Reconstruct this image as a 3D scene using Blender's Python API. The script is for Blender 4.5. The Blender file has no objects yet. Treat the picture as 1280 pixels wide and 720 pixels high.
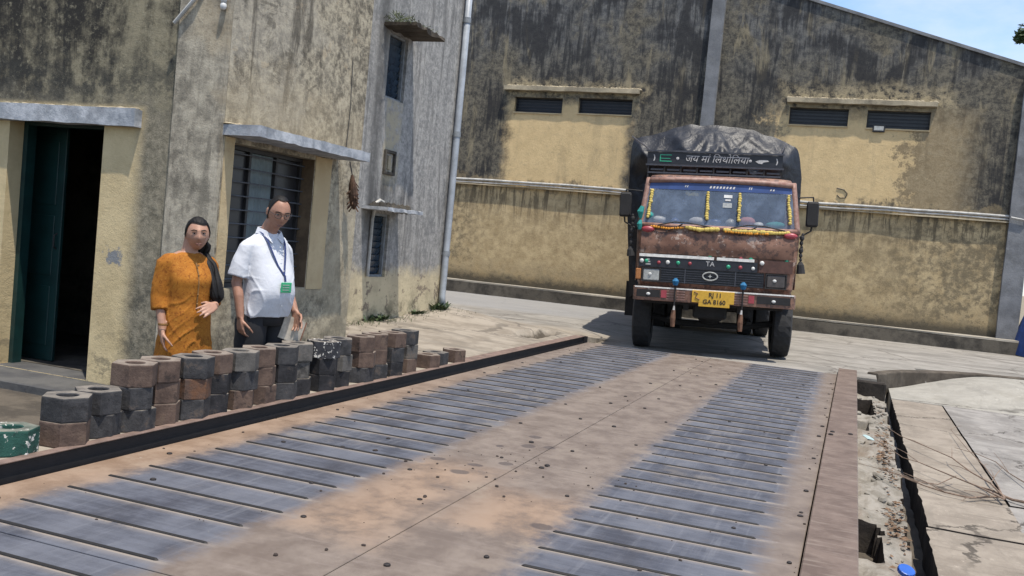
import bpy, bmesh, math, random
from mathutils import Vector, Matrix, noise as mnoise
random.seed(11)
R = math.radians
scn = bpy.context.scene
COL = scn.collection

# ------------------------------------------------------------------ camera
cam_d = bpy.data.cameras.new("camera")
cam_d.sensor_width = 36.0
cam_d.lens = 36.0 * 1172.168 / 1280.0
cam_d.clip_start = 0.05
cam_d.clip_end = 2000
cam = bpy.data.objects.new("camera", cam_d)
COL.objects.link(cam)
def cam_axes(yaw, pitch, roll):
    f = Vector((math.cos(pitch) * math.cos(yaw), math.cos(pitch) * math.sin(yaw), math.sin(pitch)))
    r = f.cross(Vector((0, 0, 1))).normalized()
    u = r.cross(f)
    return math.cos(roll) * r + math.sin(roll) * u, -math.sin(roll) * r + math.cos(roll) * u, f
_r, _u, _f = cam_axes(R(19.997), R(-2.6407), R(5.365))
cam.matrix_world = Matrix(((_r.x, _u.x, -_f.x, 0), (_r.y, _u.y, -_f.y, 0), (_r.z, _u.z, -_f.z, 1.33), (0, 0, 0, 1)))
scn.camera = cam

# ------------------------------------------------------------------ light
SUN_EL = R(73)
SUN_DIR = Vector((-math.cos(SUN_EL) * 0.66, -math.cos(SUN_EL) * 0.751, math.sin(SUN_EL))).normalized()   # towards the sun
sd = bpy.data.lights.new("sun", 'SUN')
sd.energy = 2.7
sd.angle = R(0.6)
sd.color = (1.0, 0.93, 0.82)
sun = bpy.data.objects.new("sun", sd)
COL.objects.link(sun)
sun.rotation_euler = SUN_DIR.to_track_quat('Z', 'Y').to_euler()
world = bpy.data.worlds.new("World")
scn.world = world
world.use_nodes = True
wt = world.node_tree
wt.nodes.clear()
w_out = wt.nodes.new("ShaderNodeOutputWorld")
w_bg = wt.nodes.new("ShaderNodeBackground")
w_bg.inputs[1].default_value = 0.105
w_sky = wt.nodes.new("ShaderNodeTexSky")
w_sky.sky_type = 'NISHITA'
w_sky.sun_disc = False
w_sky.sun_elevation = SUN_EL
w_sky.sun_rotation = math.atan2(SUN_DIR.x, SUN_DIR.y)
w_sky.air_density = 1.0
w_sky.ozone_density = 3.0
w_sky.dust_density = 0.6
w_tc = wt.nodes.new("ShaderNodeTexCoord")
w_map = wt.nodes.new("ShaderNodeMapping")
w_map.inputs['Scale'].default_value = (1.0, 1.0, 2.6)
w_no = wt.nodes.new("ShaderNodeTexNoise")
w_no.inputs['Scale'].default_value = 3.4
w_no.inputs['Detail'].default_value = 7
w_no.inputs['Roughness'].default_value = 0.55
w_mr = wt.nodes.new("ShaderNodeMapRange")
w_mr.inputs[1].default_value = 0.42
w_mr.inputs[2].default_value = 0.62
w_mr.inputs[3].default_value = 0.0
w_mr.inputs[4].default_value = 0.62
w_mix = wt.nodes.new("ShaderNodeMix")
w_mix.data_type = 'RGBA'
w_mix.inputs[7].default_value = (4.3, 4.45, 4.75, 1)
wt.links.new(w_tc.outputs['Generated'], w_map.inputs[0])
wt.links.new(w_map.outputs[0], w_no.inputs[0])
wt.links.new(w_no.outputs[0], w_mr.inputs[0])
wt.links.new(w_mr.outputs[0], w_mix.inputs[0])
wt.links.new(w_sky.outputs[0], w_mix.inputs[6])
wt.links.new(w_mix.outputs[2], w_bg.inputs[0])
wt.links.new(w_bg.outputs[0], w_out.inputs[0])
scn.view_settings.view_transform = 'Standard'
scn.view_settings.look = 'None'
scn.view_settings.exposure = 1.15
scn.view_settings.gamma = 1.0
scn.cycles.max_bounces = 6

# ------------------------------------------------------------------ node helpers
class NT:
    """small expression builder over a material's node tree"""
    def __init__(s, name):
        s.m = bpy.data.materials.new(name)
        s.m.use_nodes = True
        s.t = s.m.node_tree
        s.t.nodes.clear()
        s.out = s.t.nodes.new("ShaderNodeOutputMaterial")
        s.b = s.t.nodes.new("ShaderNodeBsdfPrincipled")
        s.t.links.new(s.b.outputs[0], s.out.inputs[0])
    def n(s, k): return s.t.nodes.new(k)
    def put(s, sock, v):
        if hasattr(v, 'is_output'): s.t.links.new(v, sock)
        else:
            if isinstance(v, (tuple, list)) and len(v) == 3 and sock.type == 'RGBA': v = (*v, 1)
            sock.default_value = v
    def pos(s): return s.n("ShaderNodeNewGeometry").outputs['Position']
    def obj(s): return s.n("ShaderNodeTexCoord").outputs['Object']
    def rnd(s): return s.n("ShaderNodeObjectInfo").outputs['Random']
    def sep(s, v):
        q = s.n("ShaderNodeSeparateXYZ"); s.put(q.inputs[0], v); return q.outputs[0], q.outputs[1], q.outputs[2]
    def comb(s, x, y, z):
        q = s.n("ShaderNodeCombineXYZ")
        for i, v in enumerate((x, y, z)): s.put(q.inputs[i], v)
        return q.outputs[0]
    def math(s, op, a, b=0.0, c=0.0, clamp=False):
        q = s.n("ShaderNodeMath"); q.operation = op; q.use_clamp = clamp
        s.put(q.inputs[0], a); s.put(q.inputs[1], b)
        if op in ('MULTIPLY_ADD', 'SMOOTH_MIN', 'SMOOTH_MAX'): s.put(q.inputs[2], c)
        return q.outputs[0]
    def add(s, a, b): return s.math('ADD', a, b)
    def sub(s, a, b): return s.math('SUBTRACT', a, b)
    def mul(s, a, b): return s.math('MULTIPLY', a, b)
    def mx(s, a, b): return s.math('MAXIMUM', a, b)
    def mn(s, a, b): return s.math('MINIMUM', a, b)
    def ss(s, v, a, b, lo=0.0, hi=1.0):
        q = s.n("ShaderNodeMapRange"); q.interpolation_type = 'SMOOTHSTEP'
        s.put(q.inputs[0], v)
        if a > b: a, b, lo, hi = b, a, hi, lo
        for i, x in enumerate((a, b, lo, hi)): s.put(q.inputs[i + 1], x)
        return q.outputs[0]
    def scale(s, v, k):
        q = s.n("ShaderNodeMapping"); s.put(q.inputs[0], v); q.inputs['Scale'].default_value = k; return q.outputs[0]
    def noise(s, v, sc, det=5, ro=0.55, dist=0.0):
        q = s.n("ShaderNodeTexNoise"); s.put(q.inputs['Vector'], v)
        q.inputs['Scale'].default_value = sc; q.inputs['Detail'].default_value = det
        q.inputs['Roughness'].default_value = ro; q.inputs['Distortion'].default_value = dist
        return q.outputs[0]
    def voro(s, v, sc, feat='F1'):
        q = s.n("ShaderNodeTexVoronoi"); q.feature = feat; s.put(q.inputs['Vector'], v); q.inputs['Scale'].default_value = sc
        return q.outputs[0]
    def mix(s, f, a, b):
        q = s.n("ShaderNodeMix"); q.data_type = 'RGBA'
        s.put(q.inputs[0], f); s.put(q.inputs[6], a); s.put(q.inputs[7], b); return q.outputs[2]
    def bump(s, h, st=0.4, d=0.01):
        q = s.n("ShaderNodeBump"); q.inputs['Strength'].default_value = st; q.inputs['Distance'].default_value = d
        s.put(q.inputs['Height'], h); s.t.links.new(q.outputs[0], s.b.inputs['Normal'])
    def done(s, col, rough=0.8, metal=0.0, spec=None):
        s.put(s.b.inputs['Base Color'], col); s.put(s.b.inputs['Roughness'], rough); s.put(s.b.inputs['Metallic'], metal)
        if spec is not None: s.put(s.b.inputs['Specular IOR Level'], spec)
        return s.m
    def box(s, a, b, a0, a1, b0, b1, e=0.15):
        """soft rectangle mask over two coordinates"""
        return s.mn(s.mn(s.ss(a, a0 - e, a0 + e), s.ss(a, a1 + e, a1 - e)), s.mn(s.ss(b, b0 - e, b0 + e), s.ss(b, b1 + e, b1 - e)))

def simple(name, c, rough=0.7, metal=0.0, var=0.35, sc=14.0, bump=0.25, dist=0.004, c2=None, rvar=0.0, spec=None):
    t = NT(name)
    o = t.obj()
    f = t.ss(t.noise(o, sc, 6, 0.65), 0.33, 0.67)
    d = c2 if c2 else tuple(x * (1 - var) for x in c)
    col = t.mix(f, d, c)
    if rvar:
        k = t.math('MULTIPLY_ADD', t.rnd(), rvar, 1 - rvar / 2)
        q = t.n("ShaderNodeVectorMath"); q.operation = 'SCALE'
        t.put(q.inputs[0], col); t.put(q.inputs['Scale'], k); col = q.outputs[0]
    if bump: t.bump(t.noise(o, sc * 3, 5, 0.65), bump, dist)
    return t.done(col, rough, metal, spec)

# ------------------------------------------------------------------ mesh helpers
class MB:
    def __init__(s): s.v = []; s.f = []
    def add(s, vs, fs):
        k = len(s.v); s.v += [tuple(v) for v in vs]; s.f += [tuple(i + k for i in f) for f in fs]; return s
    def quad(s, a, b, c, d): return s.add([a, b, c, d], [(0, 1, 2, 3)])
    def box(s, x0, x1, y0, y1, z0, z1, M=None):
        vs = [(x, y, z) for x in (x0, x1) for y in (y0, y1) for z in (z0, z1)]
        if M is not None: vs = [M @ Vector(v) for v in vs]
        return s.add(vs, [(0, 1, 3, 2), (4, 6, 7, 5), (0, 4, 5, 1), (2, 3, 7, 6), (0, 2, 6, 4), (1, 5, 7, 3)])
    def prism(s, poly, fn, d0, d1):
        """poly of (a,b); fn(a,b,d) -> xyz"""
        n = len(poly)
        vs = [fn(a, b, d0) for a, b in poly] + [fn(a, b, d1) for a, b in poly]
        return s.add(vs, [tuple(range(n))[::-1], tuple(range(n, 2 * n))] + [(i, (i + 1) % n, n + (i + 1) % n, n + i) for i in range(n)])
    def tube(s, pts, rad, n=8, cap=True, sq=None):
        pts = [Vector(p) for p in pts]
        if not isinstance(rad, (list, tuple)): rad = [rad] * len(pts)
        rings = []
        up = None
        for i, p in enumerate(pts):
            d = (pts[min(i + 1, len(pts) - 1)] - pts[max(i - 1, 0)])
            if d.length < 1e-9: d = Vector((0, 0, 1))
            d.normalize()
            if up is None: up = Vector((0, 0, 1)) if abs(d.z) < 0.9 else Vector((0, 1, 0))
            a = d.cross(up)
            if a.length < 1e-4: a = d.cross(Vector((1, 0, 0)))
            a.normalize(); b = a.cross(d).normalized(); up = b
            k = sq if sq else (1, 1)
            rings.append([p + rad[i] * (k[0] * math.cos(t) * a + k[1] * math.sin(t) * b) for t in [2 * math.pi * j / n for j in range(n)]])
        return s.rings(rings, cap)
    def rings(s, rings, cap=True):
        n = len(rings[0]); m = len(rings)
        vs = [v for r in rings for v in r]
        fs = [(i * n + j, i * n + (j + 1) % n, (i + 1) * n + (j + 1) % n, (i + 1) * n + j) for i in range(m - 1) for j in range(n)]
        if cap: fs += [tuple(range(n))[::-1], tuple(range((m - 1) * n, m * n))]
        return s.add(vs, fs)
    def ball(s, c, r, n=8, m=6, M=None):
        if not isinstance(r, (list, tuple)): r = (r, r, r)
        c = Vector(c); vs = []
        for i in range(1, m):
            a = math.pi * i / m
            for j in range(n):
                b = 2 * math.pi * j / n
                v = Vector((r[0] * math.sin(a) * math.cos(b), r[1] * math.sin(a) * math.sin(b), r[2] * math.cos(a)))
                vs.append(c + (M @ v if M is not None else v))
        top = Vector((0, 0, r[2])); 
        if M is not None: top = M @ top
        vs += [c + top, c - top]
        t, b = len(vs) - 2, len(vs) - 1
        fs = [((i) * n + j, (i + 1) * n + j, (i + 1) * n + (j + 1) % n, i * n + (j + 1) % n) for i in range(m - 2) for j in range(n)]
        fs += [(t, j, (j + 1) % n) for j in range(n)] + [(b, (m - 2) * n + (j + 1) % n, (m - 2) * n + j) for j in range(n)]
        return s.add(vs, fs)
    def grid(s, nu, nv, fn):
        vs = [fn(i / nu, j / nv) for i in range(nu + 1) for j in range(nv + 1)]
        return s.add(vs, [(i * (nv + 1) + j, (i + 1) * (nv + 1) + j, (i + 1) * (nv + 1) + j + 1, i * (nv + 1) + j + 1) for i in range(nu) for j in range(nv)])
    def xf(s, M):
        s.v = [tuple(M @ Vector(v)) for v in s.v]; return s
    def mesh(s, name, smooth=False, fix=True):
        me = bpy.data.meshes.new(name)
        me.from_pydata(s.v, [], s.f)
        if fix:
            bm = bmesh.new(); bm.from_mesh(me)
            bmesh.ops.recalc_face_normals(bm, faces=bm.faces)
            bm.to_mesh(me); bm.free()
        if smooth: me.polygons.foreach_set("use_smooth", [True] * len(me.polygons))
        me.update()
        return me
    def build(s, name, m, parent=None, smooth=False, bevel=0.0, seg=1, fix=True, loc=None):
        return link(name, s.mesh(name, smooth, fix), m, parent, bevel, seg, loc)

def link(name, me, m, parent=None, bevel=0.0, seg=1, loc=None):
    o = bpy.data.objects.new(name, me)
    COL.objects.link(o)
    if m is not None and not me.materials: me.materials.append(m)
    if parent is not None: o.parent = parent
    if loc is not None: o.location = loc
    if bevel:
        b = o.modifiers.new("bevel", 'BEVEL'); b.width = bevel; b.segments = seg; b.limit_method = 'ANGLE'
    return o
def tag(o, label, cat, group=None):
    o['label'] = label; o['category'] = cat
    if group: o['group'] = group
    return o
def thing(name, label, cat, loc=(0, 0, 0), rz=0, group=None):
    o = bpy.data.objects.new(name, None); COL.objects.link(o)
    o.empty_display_size = 0.1
    o.location = loc; o.rotation_euler = (0, 0, rz)
    return tag(o, label, cat, group)
def struct(o): o['kind'] = 'structure'; return o
def stuff(o): o['kind'] = 'stuff'; return o
def textmesh(s, size, ext=0.002, shear=0.0, align='CENTER', off=0.0):
    c = bpy.data.curves.new("lettering", 'FONT')
    c.body = s; c.size = size; c.extrude = ext; c.align_x = align; c.align_y = 'CENTER'; c.shear = shear; c.offset = off
    c.resolution_u = 4
    o = bpy.data.objects.new("lettering", c)
    COL.objects.link(o)
    dg = bpy.context.evaluated_depsgraph_get()
    me = bpy.data.meshes.new_from_object(o.evaluated_get(dg))
    bpy.data.objects.remove(o)
    me.materials.clear()
    return me
def fbm(x, y, z=0.0, o=4): return mnoise.fractal(Vector((x, y, z)), 1.0, 2.0, o)

# ------------------------------------------------------------------ setting materials
def wall_material(name, axis, kind):
    t = NT(name)
    P = t.pos()
    x, y, z = t.sep(P)
    # along-wall distance; depth into openings is folded in so that reveals keep their grain
    X0 = {'far': 22.6, 'door_wall': 6.2, 'pillar': 6.16, 'office': 4.8, 'back': 5.9}[kind]
    s = t.add(x, t.mul(t.sub(y, X0), 0.8)) if axis == 'x' else t.add(y, t.mul(t.sub(x, X0), 0.8))
    V = t.comb(s, z, 3.7)
    big = t.noise(V, 0.8, 4, 0.6, 0.4)
    med = t.noise(V, 3.0, 7, 0.7)
    mot = t.noise(V, 7.5, 8, 0.75)
    fine = t.noise(V, 19.0, 7, 0.75)
    grit = t.noise(V, 70.0, 3, 0.7)
    st = t.noise(t.comb(t.mul(s, 1.9), t.mul(z, 0.36), 1.3), 1.5, 8, 0.66, 0.6)      # broad rain stains
    st2 = t.noise(t.comb(t.mul(s, 7.0), t.mul(z, 0.7), 7.1), 1.0, 8, 0.72, 0.5)
    wob = t.mul(t.sub(med, 0.5), 0.9)
    sw = t.add(s, wob); zw = t.add(z, t.mul(t.sub(t.noise(V, 2.3, 7, 0.7), 0.5), 1.0))
    if kind == 'far':
        tan = t.mix(t.ss(med, 0.35, 0.65), (0.37, 0.28, 0.155), (0.52, 0.405, 0.235))
        tan = t.mix(t.mul(t.ss(mot, 0.48, 0.68), 0.55), tan, (0.215, 0.16, 0.09))
        tan = t.mix(t.mul(t.ss(fine, 0.55, 0.75), 0.5), tan, (0.54, 0.43, 0.265))
        och = t.mix(t.ss(med, 0.35, 0.7), (0.64, 0.475, 0.255), (0.55, 0.405, 0.215))
        och = t.mix(t.mul(t.ss(mot, 0.52, 0.7), 0.45), och, (0.32, 0.255, 0.16))
        grey = t.mix(t.ss(t.add(t.mul(mot, 0.6), t.mul(fine, 0.4)), 0.4, 0.6), (0.052, 0.049, 0.044), (0.172, 0.152, 0.114))
        grey = t.mix(t.mul(t.ss(z, 4.8, 7.2), t.ss(big, 0.36, 0.56)), grey, t.mix(t.ss(mot, .4, .6), (0.085, 0.087, 0.09), (0.165, 0.162, 0.155)))
        grey = t.mix(t.mul(t.ss(st, 0.54, 0.68), 0.7), grey, (0.30, 0.25, 0.16))
        grey = t.mix(t.mul(t.ss(t.add(t.mul(st2, 0.45), t.mul(big, 0.55)), 0.465, 0.56), 0.85), grey, (0.027, 0.027, 0.029))
        low = t.ss(zw, 3.1, 2.85)                                        # bare tan wall below the pipe
        patchL = t.box(sw, zw, 5.6, 8.75, 2.7, 4.98, 0.22)              # ochre paint under the left pair of openings
        patchR = t.box(t.add(s, t.mul(t.add(t.sub(mot, .5), t.sub(med, .5)), 2.2)), zw, -0.8, 2.1, 2.7, 4.95, 0.3)
        patchR2 = t.mul(t.box(sw, zw, -2.0, -0.3, 2.7, 5.0, 0.45), 0.35)
        och = t.mix(t.mul(t.ss(st, 0.52, 0.66), 0.35), och, (0.32, 0.25, 0.15))
        col = t.mix(low, grey, tan)
        pm = t.mx(t.mx(patchL, patchR), patchR2)
        col = t.mix(pm, col, och)
        halo = t.mx(t.box(sw, zw, 5.2, 8.8, 5.2, 5.5, 0.16), t.box(sw, zw, -1.6, 2.0, 5.1, 5.6, 0.22))
        col = t.mix(t.mul(halo, t.ss(mot, 0.36, 0.58)), col, (0.36, 0.295, 0.185))
        damp = t.mul(t.ss(t.add(s, t.mul(wob, 1.8)), 1.2, -2.2), t.ss(t.add(mot, t.mul(big, 0.6)), 0.66, 0.9))
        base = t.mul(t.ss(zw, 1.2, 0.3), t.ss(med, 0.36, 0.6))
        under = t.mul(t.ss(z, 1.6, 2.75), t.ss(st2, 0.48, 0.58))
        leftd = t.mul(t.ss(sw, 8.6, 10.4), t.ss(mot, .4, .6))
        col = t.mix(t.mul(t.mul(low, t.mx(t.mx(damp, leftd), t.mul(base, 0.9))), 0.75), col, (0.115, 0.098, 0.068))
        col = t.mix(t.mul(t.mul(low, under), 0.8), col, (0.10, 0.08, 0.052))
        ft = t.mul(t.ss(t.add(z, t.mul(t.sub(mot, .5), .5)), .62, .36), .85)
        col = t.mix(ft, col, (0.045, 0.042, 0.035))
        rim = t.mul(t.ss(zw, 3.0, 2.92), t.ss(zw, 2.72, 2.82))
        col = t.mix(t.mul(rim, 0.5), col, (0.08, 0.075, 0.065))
    elif kind == 'office':
        yel = t.mix(t.ss(med, 0.35, 0.68), (0.43, 0.36, 0.24), (0.36, 0.30, 0.195))
        grey = t.mix(t.ss(t.add(t.mul(mot, 0.55), t.mul(fine, 0.45)), 0.40, 0.60), (0.135, 0.118, 0.09), (0.47, 0.41, 0.30))
        grey = t.mix(t.mul(t.ss(big, 0.48, 0.62), 0.5), grey, (0.40, 0.365, 0.30))
        dark = t.ss(t.add(t.mul(st2, 0.45), t.mul(st, 0.55)), 0.50, 0.60)
        hi = t.ss(z, 1.6, 2.5)
        col = t.mix(t.mul(dark, t.add(0.25, t.mul(hi, 0.5))), grey, (0.06, 0.052, 0.041))
        patch = t.mul(t.ss(zw, 1.75, 1.1), t.ss(big, 0.40, 0.56))
        col = t.mix(t.mul(patch, 0.5), col, yel)
        blot = t.ss(t.noise(V, 4.2, 9, 0.8, 0.6), 0.53, 0.62)
        col = t.mix(t.mul(blot, t.add(0.25, t.mul(hi, 0.4))), col, (0.075, 0.066, 0.052))
        foot = t.mul(t.ss(zw, 0.9, -0.1), t.ss(med, 0.4, 0.62))
        col = t.mix(t.mul(foot, 0.75), col, (0.085, 0.08, 0.062))
        fl = t.ss(t.noise(V, 5.0, 7, 0.7), 0.60, 0.64)
        col = t.mix(t.mul(fl, 0.45), col, (0.43, 0.34, 0.225))
        warm = t.mul(t.ss(zw, 2.75, 2.2), t.ss(z, 2.0, 2.1))
        col = t.mix(t.mul(warm, 0.45), col, (0.37, 0.30, 0.195))
    elif kind == 'door_wall':
        yel = t.mix(t.ss(med, 0.35, 0.68), (0.56, 0.45, 0.265), (0.46, 0.365, 0.21))
        grey = t.mix(t.ss(t.add(t.mul(fine, 0.5), t.mul(mot, 0.5)), 0.38, 0.62), (0.135, 0.122, 0.09), (0.30, 0.265, 0.195))
        hi = t.ss(zw, 1.9, 2.35)
        dk = t.mix(t.ss(t.add(t.mul(st, 0.4), t.add(t.mul(big, 0.3), t.mul(mot, 0.3))), 0.43, 0.56), (0.25, 0.22, 0.15), (0.030, 0.028, 0.025))
        dk = t.mix(t.mul(t.ss(fine, 0.52, 0.68), 0.6), dk, (0.31, 0.28, 0.20))
        dk = t.mix(t.mul(t.ss(zw, 2.75, 2.3), t.mul(t.ss(mot, .42, .55), .6)), dk, (0.05, 0.05, 0.045))
        col = t.mix(hi, grey, dk)
        yb = t.mn(t.ss(t.add(s, t.mul(wob, 0.22)), 5.52, 5.72), t.ss(z, 2.2, 2.12))
        col = t.mix(yb, col, yel)
        mold = t.mul(t.mul(t.ss(t.noise(V, 6.0, 9, 0.8), 0.48, 0.6), t.ss(z, 1.3, 0.3)), t.ss(s, 5.78, 5.5))
        col = t.mix(t.mul(mold, 0.85), col, (0.055, 0.055, 0.047))
        foot = t.mul(t.ss(zw, 0.7, -0.2), t.ss(t.noise(V, 9.0, 7, 0.75), 0.5, 0.62))
        col = t.mix(t.mul(foot, 0.6), col, (0.11, 0.10, 0.08))
        chip = t.box(t.add(s, t.mul(t.sub(mot, .5), .5)), t.add(z, t.mul(t.sub(fine, .5), .3)), 5.74, 5.88, 0.86, 0.98, 0.015)
        col = t.mix(chip, col, (0.21, 0.215, 0.22))
    elif kind == 'pillar':
        grey = t.mix(t.ss(t.add(t.mul(mot, 0.5), t.mul(st2, 0.5)), 0.40, 0.60), (0.195, 0.175, 0.138), (0.46, 0.41, 0.32))
        col = t.mix(t.mul(t.ss(t.add(t.mul(st2, 0.5), t.mul(med, 0.5)), 0.5, 0.62), 0.7), grey, (0.07, 0.062, 0.05))
        col = t.mix(t.mul(t.ss(big, 0.55, 0.66), 0.4), col, (0.40, 0.32, 0.205))
        col = t.mix(t.mul(t.ss(fine, 0.58, 0.7), 0.35), col, (0.46, 0.43, 0.36))
    elif kind == 'back':
        grey = t.mix(t.ss(t.add(t.mul(fine, 0.35), t.add(t.mul(st, 0.35), t.mul(mot, .3))), 0.42, 0.58), (0.20, 0.197, 0.19), (0.40, 0.385, 0.36))
        col = t.mix(t.mul(t.ss(t.add(t.mul(st2, 0.5), t.mul(st, 0.5)), 0.50, 0.60), 0.7), grey, (0.115, 0.113, 0.11))
        lowm = t.ss(t.add(z, t.mul(wob, 0.5)), 0.95, 0.72)
        pale = t.mix(t.ss(med, 0.4, 0.6), (0.55, 0.47, 0.315), (0.46, 0.39, 0.265))
        pale = t.mix(t.ss(t.noise(V, 5.0, 7, 0.7), 0.56, 0.6), pale, (0.24, 0.195, 0.145))
        strip = t.mul(t.box(t.add(s, t.mul(wob, .1)), z, 10.86, 11.30, 1.9, 3.06, 0.05), t.ss(mot, 0.62, 0.45))
        col = t.mix(t.mul(strip, 0.8), col, (0.43, 0.375, 0.265))
        col = t.mix(lowm, col, pale)
        soot = t.mul(t.box(s, zw, 10.55, 11.75, 1.68, 2.0, 0.2), t.ss(st2, 0.35, 0.6))
        col = t.mix(t.mul(soot, 0.85), col, (0.06, 0.057, 0.055))
        gut = t.mul(t.box(t.add(s, t.mul(wob, .1)), z, 10.5, 10.76, 1.2, 7.0, 0.1), t.mul(t.ss(mot, .3, .55), 0.8))
        col = t.mix(gut, col, (0.10, 0.098, 0.095))
        weed = t.mul(t.ss(zw, 0.6, 0.15), t.ss(med, 0.45, 0.6))
        col = t.mix(t.mul(weed, 0.6), col, (0.10, 0.10, 0.06))
    h = t.add(t.mul(fine, 0.6), t.add(t.mul(grit, 0.2), t.mul(mot, 0.6)))
    t.bump(h, 0.5, 0.02)
    return t.done(col, 0.93, 0, 0.2)

M = {}
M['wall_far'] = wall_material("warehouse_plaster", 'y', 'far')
M['wall_office'] = wall_material("office_plaster", 'x', 'office')
M['wall_door'] = wall_material("door_wall_plaster", 'y', 'door_wall')
M['wall_pillar'] = wall_material("pillar_plaster", 'y', 'pillar')
M['wall_back'] = wall_material("stair_block_plaster", 'x', 'back')

def ground_material():
    t = NT("ground_concrete")
    P = t.pos(); x, y, z = t.sep(P)
    n1 = t.noise(P, 0.5, 5, 0.6); n2 = t.noise(P, 2.6, 6, 0.65); n3 = t.noise(P, 22, 5, 0.7)
    st = t.noise(t.comb(t.mul(x, 1.0), t.mul(y, 0.35), 0), 1.6, 5, 0.6, 0.5)
    road = t.mix(t.ss(n2, 0.35, 0.65), (0.21, 0.197, 0.175), (0.27, 0.253, 0.227))
    road = t.mix(t.mul(t.ss(st, 0.48, 0.62), 0.7), road, (0.15, 0.14, 0.125))
    pave = t.mix(t.ss(n2, 0.38, 0.62), (0.285, 0.25, 0.205), (0.20, 0.172, 0.138))
    pave = t.mix(t.mul(t.ss(st, 0.52, 0.66), 0.65), pave, (0.135, 0.118, 0.098))
    left = t.mul(t.ss(t.add(y, t.mul(t.sub(n2, .5), .8)), 3.3, 3.7), t.ss(t.add(x, t.add(t.mul(y, 0.25), t.mul(t.sub(n2, .5), 1.2))), 17.4, 16.0))
    col = t.mix(left, road, pave)
    tk = t.noise(t.comb(t.mul(x, 3.5), t.mul(y, 0.16), 5.0), 1.0, 6, 0.6, 0.4)
    col = t.mix(t.mul(t.ss(tk, 0.54, 0.66), 0.5), col, (0.14, 0.125, 0.105))
    cr = t.ss(t.voro(t.comb(t.add(x, t.mul(n2, .8)), t.add(y, t.mul(n2, .6)), 0), 0.42, 'DISTANCE_TO_EDGE'), 0.012, 0.004)
    col = t.mix(t.mul(cr, 0.55), col, (0.07, 0.06, 0.05))
    strip = t.mul(t.ss(x, 17.5, 18.5), t.ss(y, 4.0, 5.5))
    col = t.mix(t.mul(strip, 0.75), col, (0.225, 0.225, 0.225))
    dirt = t.ss(t.add(x, t.mul(t.sub(n2, .5), 2.0)), 9.2, 7.8)
    col = t.mix(dirt, col, t.mix(t.ss(n2, .4, .6), (0.055, 0.047, 0.038), (0.095, 0.08, 0.063)))
    hd = t.math('SQRT', t.add(t.math('POWER', t.math('DIVIDE', t.sub(t.add(x, t.mul(t.sub(n2, .5), .5)), 12.9), .78), 2.0), t.math('POWER', t.math('DIVIDE', t.sub(t.add(y, t.mul(t.sub(n2, .5), .2)), 4.22), .21), 2.0)))
    col = t.mix(t.mul(t.ss(hd, 1.05, .8), .9), col, (0.055, 0.045, 0.033))
    far = t.ss(x, 24, 34)
    col = t.mix(far, col, (0.20, 0.17, 0.12))
    col = t.mix(t.mul(t.ss(n3, 0.55, 0.75), 0.3), col, (0.2, 0.17, 0.13))
    t.bump(t.add(n3, t.mul(n2, 0.5)), 0.4, 0.02)
    return t.done(col, 0.92, 0, 0.25)
M['ground'] = ground_material()

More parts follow.
